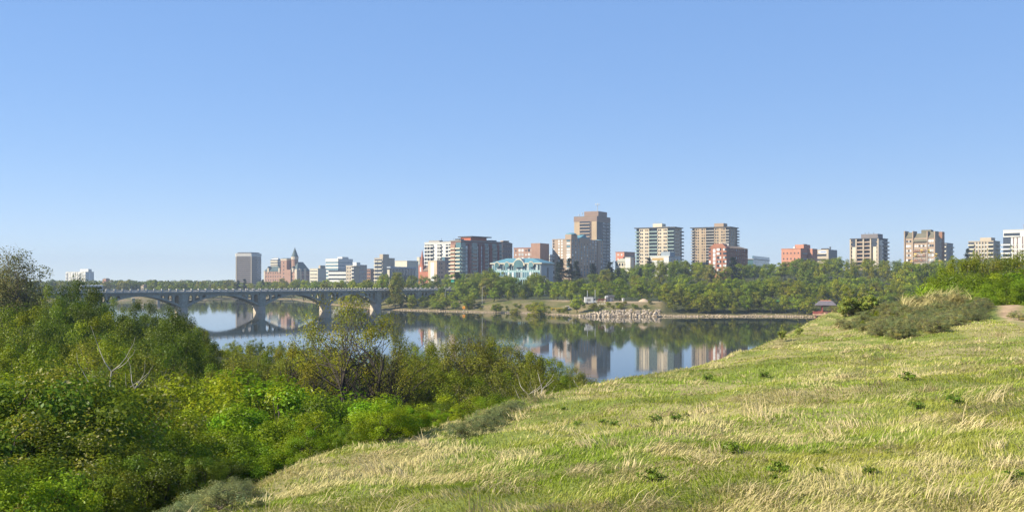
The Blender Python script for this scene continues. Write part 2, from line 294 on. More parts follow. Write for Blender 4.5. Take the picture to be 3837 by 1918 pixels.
def make_plant(nm, seed, h, rx, z0, nclump, nleaf, leaf, clump_r, trunk_r, base, bark="grey", spread=0.35, lean=0.0, stems=1, tall=1.0, bias=0.45, twig=0.0, flower=None, drop_tw=3, flat=1.0, lobes=5):
    """broadleaf tree or shrub: stems and limbs reach out to leaf clumps spread through the crown volume"""
    r = np.random.default_rng(seed)
    cz = (h+z0)/2; rz = (h-z0)/2
    lob = r.normal(0, 1, (lobes, 3)); lob /= np.linalg.norm(lob, axis=1)[:, None]; lobr = 0.55+0.3*r.random(lobes)
    d = r.normal(0, 1, (nclump, 3)); d /= np.linalg.norm(d, axis=1)[:, None]
    rr = r.random(nclump)**bias
    bump = np.max(0.72 + 0.34*np.exp(-((d[:, None, :]-lob[None])**2).sum(-1)/(lobr[None]**2)), axis=1) * (0.9+0.2*r.random(nclump))
    taper = 1 - 0.22*np.maximum(0, d[:, 2])*rr
    P = d*(rr*bump)[:, None]*np.array([rx, rx, rz*tall]); P[:, :2] *= taper[:, None]; P[:, 2] += cz
    P[:, 2] = np.clip(P[:, 2], max(z0*0.7, 0.05*h), None); P[:, 0] += lean*P[:, 2]
    # wood
    V = []; F = []; off = 0
    def add(pts, rad, n=5):
        nonlocal off
        v, f = tube_np(pts, rad, n); V.append(v); F.append(f+off); off += len(v)
    forks = []
    for k in range(stems):
        a = r.random()*6.28; sp = (0.0 if stems == 1 else spread*rx)*(0.4+0.6*r.random())
        top = np.array([math.cos(a)*sp+lean*h*0.8, math.sin(a)*sp, h*(0.82 if stems == 1 else 0.6+0.2*r.random())])
        b0 = np.array([math.cos(a)*0.12*sp, math.sin(a)*0.12*sp, -0.4])
        t = np.linspace(0, 1, 8)[:, None]; pts = b0*(1-t)+top*t; pts[1:-1] += r.normal(0, 0.035*h, (6, 3))*np.array([1, 1, 0.2])
        rad = trunk_r*(1 if stems == 1 else 0.55)*(1-0.85*np.linspace(0, 1, 8)); add(pts, rad, 6); forks.append((pts, rad))
    for i in range(nclump):
        if i % drop_tw and twig == 0: continue
        pts, rad = forks[r.integers(len(forks))]
        zt = max(0.15*h, P[i, 2] - (0.25+0.3*r.random())*np.linalg.norm(P[i, :2]-pts[3, :2]) - 0.1*h)
        q = int(np.argmin(np.abs(pts[:, 2]-zt))); q = min(q, 6); s0 = pts[q]
        t = np.linspace(0, 1, 5)[:, None]; br = s0*(1-t)+P[i]*t; br[:, 2] += np.sin(t[:, 0]*3.14)*0.06*h*(r.random()-0.2); br[1:-1] += r.normal(0, 0.02*h, (3, 3))
        add(br, max(0.012, rad[q]*0.42)*(1-0.8*t[:, 0])+0.004, 4)
        if twig:
            for _ in range(int(twig)):
                e = P[i]+r.normal(0, clump_r*0.7, 3).clip(-clump_r, clump_r); e[2] += clump_r*0.2; add([P[i]*0.5+br[3]*0.5, P[i], e], [0.016, 0.011, 0.004], 3)
    wood = mesh_np(nm+"_wood", np.concatenate(V), quads=np.concatenate(F), mat=BARK[bark], smooth=True)
    # leaves
    per = r.dirichlet(np.ones(nclump)*2.5)*nleaf; idx = np.repeat(np.arange(nclump), per.astype(int)); n = len(idx)
    cr = clump_r*(0.7+0.6*r.random(nclump))
    off_ = r.normal(0, 1, (n, 3)); off_ /= np.linalg.norm(off_, axis=1)[:, None]; off_ *= (r.random(n)**0.45)[:, None]
    C = P[idx] + off_*cr[idx][:, None]*np.array([1, 1, 0.75*flat]); C[:, 2] = np.maximum(C[:, 2], 0.03)
    cb = leaf_cols(r, nclump, base, 0.17, 0.09)[idx]; cols = cb*(1+0.13*r.normal(0, 1, (n, 1)).clip(-2, 2)); cols = cols.clip(0.008, 0.9)
    if flower is not None:
        mk = r.random(n) < flower[1]; cols[mk] = np.array(flower[0])*(0.8+0.4*r.random((mk.sum(), 1)))
    nn = off_*0.8 + d[idx]*0.4 + np.array([0, 0, 0.35])
    v, f, c = leaves_np(C, nn, leaf, cols, r)
    crown = mesh_np(nm+"_leaves", v, quads=f, mat=FOL, col=c)
    return dict(wood=wood, crown=crown, h=float(np.percentile(C[:, 2], 99.0)), rx=rx)
def make_spruce(nm, seed, h, rx, leaf, base, n=2600):
    r = np.random.default_rng(seed)
    wood_v, wood_f = tube_np([(0, 0, -0.3), (0.05, 0, h*0.5), (0, 0, h)], [0.03*h*0.6, 0.018*h*0.6, 0.01], 6)
    wood = mesh_np(nm+"_wood", wood_v, quads=wood_f, mat=BARK["dark"])
    nb = 90; zb = np.sort(r.random(nb)**0.85)*h*0.95+0.04*h; ab = r.random(nb)*6.283; lb = rx*(1-zb/h)**0.85*(0.75+0.45*r.random(nb))+0.05*rx
    i = r.integers(nb, size=n); i = i[np.argsort(r.random(n))]; t = r.random(n)**0.6
    C = np.stack([np.cos(ab[i])*lb[i]*t, np.sin(ab[i])*lb[i]*t, zb[i]-0.30*lb[i]*t+0.10*lb[i]*t*t], 1) + r.normal(0, 0.03*h, (n, 3))*np.array([1, 1, 0.4])
    v, f, c = leaves_np(C, np.stack([np.cos(ab[i])*0.5, np.sin(ab[i])*0.5, np.ones(n)*0.8], 1), leaf, leaf_cols(r, n, base, 0.25, 0.06), r, 0.5)
    return dict(wood=wood, crown=mesh_np(nm+"_leaves", v, quads=f, mat=FOL, col=c), h=h, rx=rx)

G_MID = (0.182, 0.232, 0.012); G_YEL = (0.258, 0.275, 0.010); G_DARK = (0.118, 0.168, 0.012); G_OLIVE = (0.212, 0.210, 0.020); G_LIME = (0.215, 0.278, 0.011); G_GREY = (0.26, 0.27, 0.17)
def far_protos():
    P = []
    specs = [(1, 10, 4.5, 0.3, G_MID), (2, 10, 4.0, 0.1, G_YEL), (3, 10, 4.8, 0.2, G_DARK), (4, 10, 3.8, 0.1, G_OLIVE), (5, 10, 4.3, 0.2, G_LIME), (6, 10, 5.0, 0.3, G_MID)]
    for sd, h, rx, z0, c in specs:
        P.append(make_plant("far_tree%d" % sd, 100+sd, h, rx, z0, 85, 5200, 0.36, 0.95, 0.22, c, "dark", bias=0.42, drop_tw=4))
    return P
FARP = far_protos()
SPR = [make_spruce("spruce%d" % k, 200+k, 14, 3.4+0.5*k, 0.6, (0.026, 0.043, 0.024)) for k in range(2)]

def place(proto, name, x, y, z, sc, rz, label, cat, group, parts=("trunk", "crown"), sz=None, tilt=0.0):
    r = empty(name, (x, y, z), rz, label, cat, group)
    r.scale = (sc, sc, sc if sz is None else sz)
    if tilt: r.rotation_euler = (tilt*math.cos(rz), tilt*math.sin(rz), rz)
    link(parts[0], proto["wood"], r); link(parts[1], proto["crown"], r)
    return r

# ------------------------------------------------------------------ bridge
conc = paint("bridge_concrete", (0.33, 0.31, 0.235), 0.9, 0.28, 0.15, bump=0.15, fine=1.2)
conc_l = paint("parapet_concrete", (0.46, 0.43, 0.37), 0.9, 0.25, 0.3, rand=0.12)
conc_b = paint("pier_concrete", (0.44, 0.37, 0.28), 0.9, 0.22, 0.4)
asph = paint("bridge_asphalt", (0.06, 0.06, 0.06), 0.9, 0.15, 1.0)
BR = empty("arch_bridge", (-112, 441, 0), math.radians(45), "long grey concrete arch bridge with pale parapet posts crossing the river", "bridge")
WID = 6.4; PZ = 10.8; DT = PZ-1.35                     # parapet top, deck top
piers = [-148.8, -111.6, -74.4, -37.2, 0, 35.3, 65, 90.8, 112]
S0, S1 = -186, 124.5
MB().box(S0, S1, -0.3, WID+0.3, DT-0.55, DT).build("deck", conc, BR)
MB().box(S0, S1, 0.3, WID-0.3, DT+0.004, DT+0.06).build("road_surface", asph, BR)
MB().box(S0, S1, -0.55, 0.25, DT-0.25, DT+0.12).build("cornice", conc, BR)
MB().box(S0, S1, WID-0.25, WID+0.55, DT-0.25, DT+0.12).build("cornice", conc, BR)
for y0 in (-0.32, WID+0.08):
    pr = MB().box(S0, S1, y0, y0+0.28, DT+0.12, DT+0.38).box(S0, S1, y0, y0+0.28, PZ-0.42, PZ-0.2)
    k = S0
    while k < S1-0.3:
        pr.box(k+0.1, k+0.32, y0+0.05, y0+0.23, DT+0.38, PZ-0.42); k += 0.55
    pr.build("balustrade", conc_l, BR)
post = MB().box(-0.26, 0.26, -0.05, 0.48, 0, PZ-DT-0.25).hip(-0.36, 0.36, -0.14, 0.57, PZ-DT-0.25, PZ-DT, 0.05, 0.05).mesh("parapet_post", conc_l)
k = S0+0.4; i = 0
while k < S1:
    link("parapet_post", post, BR, (k, -0.55, DT+0.12)); link("parapet_post", post, BR, (k, WID+0.1, DT+0.12)); k += 3.3
ZS, ZC = 2.9, 7.95                                     # springing and crown of the arch soffit
def arch_z(u, span): return ZC - (ZC-ZS)*min(1, abs(2*u/span))**1.9
for a, b in zip(piers[:-1], piers[1:]):
    mid = (a+b)/2; span = (b-a)-2.1; f = span/35.1; nseg = 100
    wopen = 2.15*max(f, 0.7); col_w = 0.95*max(f, 0.7)
    opens = []
    for sgn in (-1, 1):
        e = span/2 - 0.9
        for j in range(3):
            opens.append((sgn*(e-wopen) if sgn > 0 else -e, sgn*e if sgn > 0 else -e+wopen)); e -= wopen+col_w
    opens = [(min(o), max(o)) for o in opens]
    us = sorted(set([-span/2 + span*i/nseg for i in range(nseg+1)] + [x for o in opens for x in o] + [o[0]+(o[1]-o[0])*q for o in opens for q in (0.08, 0.2, 0.35, 0.65, 0.8, 0.92)]))
    TOPZ = DT-0.5
    for side, yy in (("near", 0.15), ("far", WID-1.15)):
        ring = MB(); wall = MB()
        for u0, u1 in zip(us[:-1], us[1:]):
            if u1-u0 < 1e-4: continue
            z0, z1 = arch_z(u0, span), arch_z(u1, span); t0 = 0.55+0.4*abs(2*u0/span); t1 = 0.55+0.4*abs(2*u1/span)
            ring.frustum([(u0+mid, yy-0.12, z0), (u1+mid, yy-0.12, z1), (u1+mid, yy+1.12, z1), (u0+mid, yy+1.12, z0)],
                         [(u0+mid, yy-0.12, z0+t0), (u1+mid, yy-0.12, z1+t1), (u1+mid, yy+1.12, z1+t1), (u0+mid, yy+1.12, z0+t0)])
            um = (u0+u1)/2; op = [o for o in opens if o[0] < um < o[1]]
            def top_of(u, o):
                c = (o[0]+o[1])/2; w = (o[1]-o[0])/2; return TOPZ-0.62-w+w*math.sqrt(max(0, 1-((u-c)/w)**2))
            if op and top_of((op[0][0]+op[0][1])/2, op[0]) > max(z0+t0, z1+t1)+0.15:
                wall.frustum([(u0+mid, yy, max(top_of(u0, op[0]), z0+t0)), (u1+mid, yy, max(top_of(u1, op[0]), z1+t1)), (u1+mid, yy+1, max(top_of(u1, op[0]), z1+t1)), (u0+mid, yy+1, max(top_of(u0, op[0]), z0+t0))],
                             [(u0+mid, yy, TOPZ), (u1+mid, yy, TOPZ), (u1+mid, yy+1, TOPZ), (u0+mid, yy+1, TOPZ)])
            else:
                wall.frustum([(u0+mid, yy, z0+t0-0.05), (u1+mid, yy, z1+t1-0.05), (u1+mid, yy+1, z1+t1-0.05), (u0+mid, yy+1, z0+t0-0.05)],
                             [(u0+mid, yy, TOPZ), (u1+mid, yy, TOPZ), (u1+mid, yy+1, TOPZ), (u0+mid, yy+1, TOPZ)])
        ring.build("arch_ring", conc, BR); wall.build("spandrel_wall", conc, BR)
for p in piers:
    MB().box(p-1.25, p+1.25, -0.18, WID+0.18, ZS-0.1, DT-0.5).build("pier", conc, BR)
    b = MB(); b.frustum([(p-2.0, 0.2, -3.4), (p-0.6, -1.6, -3.4), (p+0.6, -1.6, -3.4), (p+2.0, 0.2, -3.4), (p+2.0, WID-1.6, -3.4), (p, WID-0.6, -3.4), (p-2.0, WID-1.6, -3.4)],
                        [(p-1.7, 0.1, ZS), (p-0.6, -0.9, ZS), (p+0.6, -0.9, ZS), (p+1.7, 0.1, ZS), (p+1.7, WID-1.6, ZS), (p, WID-0.6, ZS), (p-1.7, WID-1.6, ZS)])
    b.build("pier_base", conc_b, BR)
MB().box(S1-6, S1+3, -0.2, WID+0.2, -1, DT-0.5).build("abutment", conc, BR)
MB().box(S0-5, S0+4, -0.2, WID+0.2, -1, DT-0.5).build("abutment", conc, BR)

# ------------------------------------------------------------------ buildings
M = lambda n, c, **k: paint(n, tuple(0.80*q for q in c), **k)
white = M("render_white", (0.72, 0.70, 0.64), rand=0.03); cream = M("render_cream", (0.66, 0.60, 0.46), rand=0.03); beige = M("concrete_beige", (0.50, 0.42, 0.31), rand=0.03)
tan_ = M("brick_tan", (0.42, 0.31, 0.22), fine=6); brick = M("brick_red", (0.36, 0.155, 0.095), fine=6, var=0.22); brick_o = M("brick_salmon", (0.54, 0.25, 0.16), fine=6)
brick_d = M("brick_brown", (0.33, 0.17, 0.10), fine=6, var=0.22); maroon = M("brick_maroon", (0.24, 0.065, 0.05)); pinkbrick = M("brick_pink", (0.40, 0.235, 0.165), var=0.25, fine=6)
grey = M("concrete_grey", (0.33, 0.31, 0.28)); dkgrey = M("metal_dark", (0.09, 0.09, 0.095)); brownrf = M("roof_brown", (0.25, 0.18, 0.12)); stone = M("stone_pale", (0.62, 0.52, 0.40))
teal_rf = M("roof_turquoise", (0.12, 0.29, 0.35), rough=0.7); green_rf = M("roof_slate_green", (0.075, 0.115, 0.115), rough=0.6); olive_rf = M("roof_olive", (0.17, 0.155, 0.105)); browntower = M("panel_brown", (0.24, 0.20, 0.17))
gl_d = glass("glass_dark", (0.03, 0.035, 0.045)); gl_b = glass("glass_blue", (0.10, 0.19, 0.24)); gl_t = glass("glass_teal", (0.09, 0.18, 0.19)); gl_w = glass("curtained_window", (0.55, 0.56, 0.55), rough=0.3, spec=0.5)
rail_g = M("balcony_glass_green", (0.28, 0.36, 0.33), rough=0.3); steel = M("steel_pale", (0.55, 0.57, 0.56), rough=0.5, metal=0.2)
_unit = {}
def ubox(mat):
    if mat.name not in _unit: _unit[mat.name] = MB().box(0, 1, 0, 1, 0, 1).mesh("panel_"+mat.name, mat)
    return _unit[mat.name]
class B:
    """a building seen on its corner: lit face on local y = 0, shaded face on local x = w"""
    def __init__(s, name, label, xl, xc, xr, D, th, ytop, cat="building", group=None, base=None):
        s.c, s.s = math.cos(math.radians(th)), math.sin(math.radians(th)); s.D = D
        k = lambda p: (p-CX)/FPX
        Cx = k(xc)*D; s.w = (Cx-k(xl)*D)/(s.c+k(xl)*s.s); s.d = (k(xr)*D-Cx)/(s.s-k(xr)*s.c)
        s.d = max(min(s.d, 70), 6.0)
        s.R = (Cx-s.w*s.c, D+s.w*s.s); s.C = (Cx, D)
        s.zb = min(ter1(*s.R), ter1(*s.C), ter1(Cx+s.d*s.s, D+s.d*s.c))-0.6 if base is None else base
        s.root = empty(name, (s.R[0], s.R[1], s.zb), -math.radians(th), label, cat, group)
        s.H = zof(ytop, D)-s.zb
    def z(s, py, px=None):
        """height of a picture row on the wall, at picture column px (default: the corner)"""
        D = s.D if px is None else s.R[1]-s.lx(px)*s.s
        return zof(py, D)-s.zb
    def lx(s, px): k = (px-CX)/FPX; return (k*s.R[1]-s.R[0])/(s.c+k*s.s)
    def ly(s, px): k = (px-CX)/FPX; return (k*s.C[1]-s.C[0])/(s.s-k*s.c)
    def box(s, name, x0, x1, y0, y1, z0, z1, mat): return link(name, ubox(mat), s.root, (x0, y0, z0), 0, (x1-x0, y1-y0, z1-z0))
    def mesh(s, mb, name, mat): return mb.build(name, mat, s.root)
    def body(s, mat, name="wall"): return s.box(name, 0, s.w, 0, s.d, 0, s.H, mat)
    def roof(s, mat=None, t=0.5, o=0.25): return s.box("parapet", -o, s.w+o, -o, s.d+o, s.H+0.003, s.H+t, mat or dkgrey)
    def win(s, face, us, zs, w, h, mat, name="window", jit=0.0):
        for z in zs:
            for u in us:
                mt_ = mat if not isinstance(mat, (list, tuple)) else random.choice(mat)
                if face == 'L': s.box(name, u*s.w-w/2, u*s.w+w/2, -0.06, 0.12, z, z+h, mt_)
                else: s.box(name, s.w-0.12, s.w+0.06, u*s.d-w/2, u*s.d+w/2, z, z+h, mt_)
    def balc(s, face, u0, u1, zs, dep, mat, h=1.05, back=None, inset=0.0, name="balcony"):
        """slab with a solid or glazed front, one object a floor"""
        W = s.w if face == 'L' else s.d; L_ = (u1-u0)*W
        mb = MB().box(0, L_, -dep, inset, 0, 0.22).box(0, L_, -dep, -dep+0.1, 0.22, h).box(0, 0.1, -dep+0.1, inset, 0.22, h).box(L_-0.1, L_, -dep+0.1, inset, 0.22, h)
        me = mb.mesh(name, mat)
        for z in zs:
            if face == 'L': link(name, me, s.root, (u0*W, 0, z))
            else: link(name, me, s.root, (s.w, u0*W, z), math.radians(90))
    def strip(s, face, u0, u1, z0, z1, mat, name="glazing", pr=0.05, dp=0.1):
        if face == 'L': return s.box(name, u0*s.w, u1*s.w, -pr, dp, z0, z1, mat)
        return s.box(name, s.w-dp, s.w+pr, u0*s.d, u1*s.d, z0, z1, mat)
    def bands(s, n, z0, z1, frac, mat, pr=0.25, name="spandrel_band"):
        fh = (z1-z0)/n
        for i in range(n): s.box(name, -pr, s.w+pr, -pr, s.d+pr, z0+i*fh, z0+(i+frac)*fh, mat)
    def pent(s, p0, p1, ytop, mat, y0=0.3, y1=0.7, name="penthouse"):
        return s.box(name, s.lx(p0), s.lx(p1), y0*s.d, y1*s.d, s.H-0.1, s.z(ytop), mat)
def fl(top, fh, n, off=0.6): return [top-fh*(i+1)+off for i in range(n)]

# far white slab on the left shore
b = B("apartment_block", "white apartment slab with dark balcony stripes rising behind the bridge by itself", 247, 320, 352, 1500, 36, 1019); b.body(white); b.roof(white)
fh = b.H/11
for u0, u1 in ((0.0, 0.1), (0.33, 0.43), (0.68, 0.78)):
    b.strip('L', u0, u1, 0.5, b.H-1, gl_d); b.balc('L', u0, u1, fl(b.H, fh, 10, 0.1), 1.0, white)
b.win('L', [0.16, 0.25, 0.5, 0.6, 0.84, 0.92], fl(b.H, fh, 10, 0.7), 1.6, 1.3, gl_d); b.strip('R', 0.42, 0.56, 0, b.H-1, gl_w, "stair_window")
b.pent(290, 321, 1008, white)

# brown office tower with chamfered corners
D = 1250; x0, x1, x2, x3 = [(p-CX)/FPX*D for p in (874, 886, 944, 957)]
t = empty("office_tower", (x1, D, 3), -0.12, "brown office tower with close horizontal bands and a white cap", "building")
H = zof(949, D)-3; w = x2-x1; c = 6.0
plan = [(0, 0), (w, 0), (x3-x1, c*1.3), (x3-x1, c*1.3+14), (w, c*2.6+14), (0, c*2.6+14), (x0-x1, c*1.3+14), (x0-x1, c*1.3)]
MB().prism(plan, 0, H-0.2).build("glazing", gl_d, t)
grow = lambda pl, g: [(x+(g if x > w/2 else -g), y+(-g if y < c*1.5+7 else g)) for x, y in pl]
n = 17; fh = (H-4)/n
for i in range(n): MB().prism(grow(plan, 0.25), i*fh, i*fh+fh*0.62).build("spandrel_band", browntower, t)
MB().prism(grow(plan, 0.35), H-4, H).build("cap", M("panel_white", (0.62, 0.58, 0.52)), t); MB().prism(grow(plan, -1.5), H, H+1.2).build("roof_plant", dkgrey, t)
for xx in (0, w): MB().box(xx-0.5, xx+0.5, -0.5, 0.4, 0, H-4).build("corner_fin", beige, t)

# château hotel
b = B("chateau_hotel", "brick château hotel with steep slate roofs, dormers and a pointed turret", 990, 1112, 1160, 1150, 32, 1016, cat="hotel")
b.body(pinkbrick); w, d, H = b.w, b.d, b.H
x1 = b.lx(1057); rz0 = b.z(1022, 1020); rtop = b.z(997, 1030)
b.mesh(MB().hip(-0.6, x1, -0.6, 14, H, rtop-0.3, 4, 5.5), "roof", green_rf)
b.mesh(MB().hip(b.lx(1084), w+0.8, -0.5, d+0.8, H+0.01, b.z(981), 5.5, 7.0), "roof", green_rf)
xa, xb = b.lx(1054), b.lx(1076); b.box("tower_block", xa, xb, -0.8, 12, 0, b.z(971, 1065), pinkbrick)
b.box("tower_cornice", xa-0.3, xb+0.3, -1.1, 12.3, b.z(976, 1065), b.z(971, 1065)+0.4, stone)
b.mesh(MB().hip(xa-0.4, xb+0.4, -1.2, 12.4, b.z(971, 1065)+0.41, b.z(967, 1065), 1.5, 3), "tower_roof", green_rf)
tx = b.lx(1091); tr = 3.9
b.mesh(MB().cyl(tx, 6, 0, b.z(962, 1085), tr, n=16), "turret", pinkbrick); b.mesh(MB().cyl(tx, 6, b.z(972, 1085), b.z(962, 1085), tr+0.5, n=16), "turret_band", stone)
b.mesh(MB().cyl(tx, 6, b.z(964, 1085), b.z(927, 1085), tr+0.5, 0.08, n=16), "spire", green_rf)
b.box("buttress", xb+0.01, b.lx(1092), -1.4, 4, 0, b.z(1010, 1084), pinkbrick)
for px in (1006, 1047, 1098):
    x = b.lx(px); zt = b.z(1004, px); b.box("dormer", x-1.1, x+1.1, -0.7, 3, H-1, zt, stone); b.mesh(MB().frustum([(x-1.4, -0.9, zt), (x+1.4, -0.9, zt), (x+1.4, 4, zt), (x-1.4, 4, zt)], [(x, -0.9, zt+2), (x+.01, -0.9, zt+2), (x+.01, 4, zt+2), (x, 4, zt+2)]), "dormer_roof", green_rf)
for u in (0.25, 0.62): b.box("gable_dormer", w-3, w+0.8, u*d-1.6, u*d+1.6, 0, b.z(1006), stone)
b.box("corner_pier", w-3, w+0.5, -0.5, 2.5, 0, b.z(1008), stone); b.box("corner_pier", -0.4, 1.6, -0.4, 2, 0, H+1, stone)
b.win('L', np.linspace(0.06, 0.94, 13), fl(H, 4.2, 4, 1.2), 1.2, 1.9, gl_d); b.win('R', np.linspace(0.08, 0.92, 9), fl(H, 4.2, 4, 1.2), 1.2, 1.9, gl_d)
for z in fl(b.z(976, 1065), 4.2, 5): b.box("window", (xa+xb)/2-0.6, (xa+xb)/2+0.6, -0.9, 0, z, z+1.9, gl_d)
b = B("office_block", "pale sloped-top office block peeking over the château hotel's left roof", 1014, 1040, 1053, 1300, 32, 973); b.body(gl_d); b.bands(11, 0, b.H, 0.6, cream)
b.mesh(MB().hip(-0.2, b.w+0.2, -0.2, b.d+0.2, b.H+0.01, b.z(966), 2, 4), "roof", white)

# mid-left downtown
b = B("office_block", "cream four-banded office block right beside the château hotel", 1161, 1191, 1222, 1120, 33, 1007); b.body(cream); b.roof(cream)
for i, z in enumerate(fl(b.H, b.H/6, 5, 0.9)):
    b.win('L', np.linspace(0.13, 0.87, 6), [z], 1.5, 1.0, gl_d)
b.pent(1190, 1191, 994, grey); b.box("penthouse", b.w-4, b.w-0.5, b.d*0.4, b.d*0.95, b.H, b.z(994), beige)
b = B("office_block", "white and blue glass office building with a flat white penthouse", 1221, 1267, 1321, 1150, 34, 969); b.body(gl_b); b.bands(8, 0, b.H-3.4, 0.5, white); b.box("cap", -0.3, b.w+0.3, -0.3, b.d+0.3, b.H-3.6, b.H, white)
b.pent(1248, 1266, 962, white); b.box("penthouse", b.w*0.6, b.w*0.9, b.d*0.6, b.d*0.8, b.H, b.H+1.6, dkgrey)
b = B("office_block", "low white office with long dark window ribbons below the blue glass block", 1231, 1296, 1310, 1040, 30, 1012); b.body(gl_d); b.bands(5, 0, b.H, 0.55, white)
b = B("apartment_block", "small tan apartment block with bay windows and a white rooftop box", 1297, 1328, 1346, 1020, 34, 996); b.body(beige); b.roof(white)
b.win('L', [0.2, 0.5], fl(b.H, b.H/7, 6, 0.8), 1.6, 1.4, gl_d); b.balc('L', 0.68, 1.0, fl(b.H, b.H/7, 6, 0.2), 1.1, white); b.strip('L', 0.68, 1.0, 0.5, b.H-0.6, gl_d); b.pent(1320, 1334, 983, white, 0.1, 0.9)
b = B("office_block", "plain grey-blue block turned away from the sun beside the bay-windowed block", 1338, 1346, 1375, 1060, 30, 994); b.body(grey); b.roof(dkgrey); b.win('R', np.linspace(0.1, 0.9, 6), fl(b.H, b.H/6, 5, 1.0), 1.8, 1.3, gl_b)
b = B("office_block", "dark low building between the grey block and the balcony block", 1375, 1388, 1404, 1150, 32, 1008); b.body(brick_d); b.roof(dkgrey); b.win('L', [0.25, 0.7], fl(b.H, 4, 4, 1), 2, 1.5, gl_d)
b = B("apartment_block", "tan apartment block with a balcony front and square rooftop box", 1403, 1434, 1479, 960, 36, 968); b.body(beige); b.roof(beige)
fh = b.H/9; b.strip('L', 0.05, 0.95, 0.5, b.H-1, gl_d); b.balc('L', 0.02, 0.47, fl(b.H, fh, 8, 0.1), 1.3, cream); b.balc('L', 0.53, 0.98, fl(b.H, fh, 8, 0.1), 1.3, cream)
b.box("penthouse", b.w-5, b.w-0.5, b.d*0.05, b.d*0.55, b.H, b.z(952), beige)
b = B("theatre_block", "blank cream walled box building behind the church spire", 1480, 1525, 1568, 1080, 34, 978); b.body(cream); b.roof(cream)
b = B("office_block", "low building with pale roof edge and glazed front under the cream box", 1452, 1462, 1556, 930, 22, 1004); b.body(gl_d); b.box("roof_slab", -0.5, b.w+0.6, -0.5, b.d+0.6, b.H, b.H+1.4, M("roof_paleblue", (0.42, 0.47, 0.52)))
for v in np.linspace(0.02, 0.98, 9): b.box("column", b.w, b.w+0.3, v*b.d-0.4, v*b.d+0.4, 0, b.H, grey)
b.box("side_wall", -0.2, b.w-0.5, -0.3, 0, 0, b.H-1.5, cream)

# red brick church
church_brick = M("brick_church_red", (0.46, 0.17, 0.10), fine=6)
D = 820; r_ = empty("brick_church", at(1582, 1040, D)[:2]+(ter1(*at(1582, 1040, D)[:2])-0.4,), math.radians(-32), "red brick church with a tall pointed spire and gabled nave", "church"); zb = r_.location.z
Z = lambda py: zof(py, D)-zb
MB().box(-2.2, 2.2, -2.2, 2.2, 0, Z(997)).build("tower", church_brick, r_)
MB().cyl(0, 0, Z(997), Z(978), 2.1, 1.5, n=8, ph=0.39).build("belfry", church_brick, r_); MB().cyl(0, 0, Z(978), Z(936), 1.6, 0.05, n=8, ph=0.39).build("spire", church_brick, r_)
for sx in (-1.9, 1.9):
    for sy in (-1.9, 1.9): MB().cyl(sx, sy, Z(999), Z(988), 0.45, 0.05, n=6).build("pinnacle", church_brick, r_)
MB().box(2.3, 19, -4, 8, 0, Z(1016)).build("nave", church_brick, r_)
MB().poly([(3.2, -4.5, Z(1016)), (19.3, -4.5, Z(1016)), (19.3, 8.5, Z(1016)), (3.2, 8.5, Z(1016)), (3.2, 2, Z(1000)), (19.3, 2, Z(1000))], [(0, 1, 5, 4), (2, 3, 4, 5), (1, 2, 5), (3, 0, 4), (0, 3, 2, 1)]).build("nave_roof", brownrf, r_)
for z in (Z(1010), Z(1018)): MB().box(-0.7, 0.7, -2.3, -2.1, z, z+2).build("window", gl_w, r_)
b = B("office_block", "small white box building just behind the church spire's tip", 1562, 1572, 1590, 1250, 32, 964); b.body(cream); b.roof(white)

# white slab
b = B("apartment_block", "long white apartment slab with two blank vertical panels between balconies", 1591, 1712, 1745, 830, 30, 909); b.body(white); b.roof(white, 0.8)
fh = b.H/14
for p0, p1 in ((1592, 1625), (1638.5, 1656), (1670, 1709)):
    u0, u1 = b.lx(p0)/b.w, b.lx(p1)/b.w; b.strip('L', u0, u1, 0.5, b.H-1.2, gl_d)
    b.balc('L', u0, u1, fl(b.H, fh, 13, -0.2), 1.2, white, h=1.0)
    for q in np.linspace(u0, u1, 4)[1:-1]: b.strip('L', q-0.006, q+0.006, 0.4, b.H-1.0, white, "pier", pr=1.15)
b.pent(1596, 1636, 898, grey); b.pent(1650, 1690, 902, dkgrey)
for px in (1637, 1684): b.mesh(MB().tube((b.lx(px), b.d*0.5, b.H), (b.lx(px), b.d*0.5, b.H+4.5), 0.12), "aerial", dkgrey)
b = B("office_block", "peach walled low block with a pale glazed stair strip beside the church", 1604, 1637, 1668, 760, 34, 978); b.body(M("render_peach", (0.68, 0.50, 0.34))); b.roof(cream); b.strip('L', 0.3, 0.68, 0.5, b.H-1, gl_w, "stair_window")
b.win('R', [0.3, 0.6], fl(b.H, 3.5, 5, 1), 1.6, 1.4, gl_d)
b = B("office_block", "small blue-grey glazed block wedged against the brick and glass condominium", 1657, 1667, 1692, 775, 32, 963); b.body(gl_b); b.bands(6, 0, b.H, 0.35, grey)

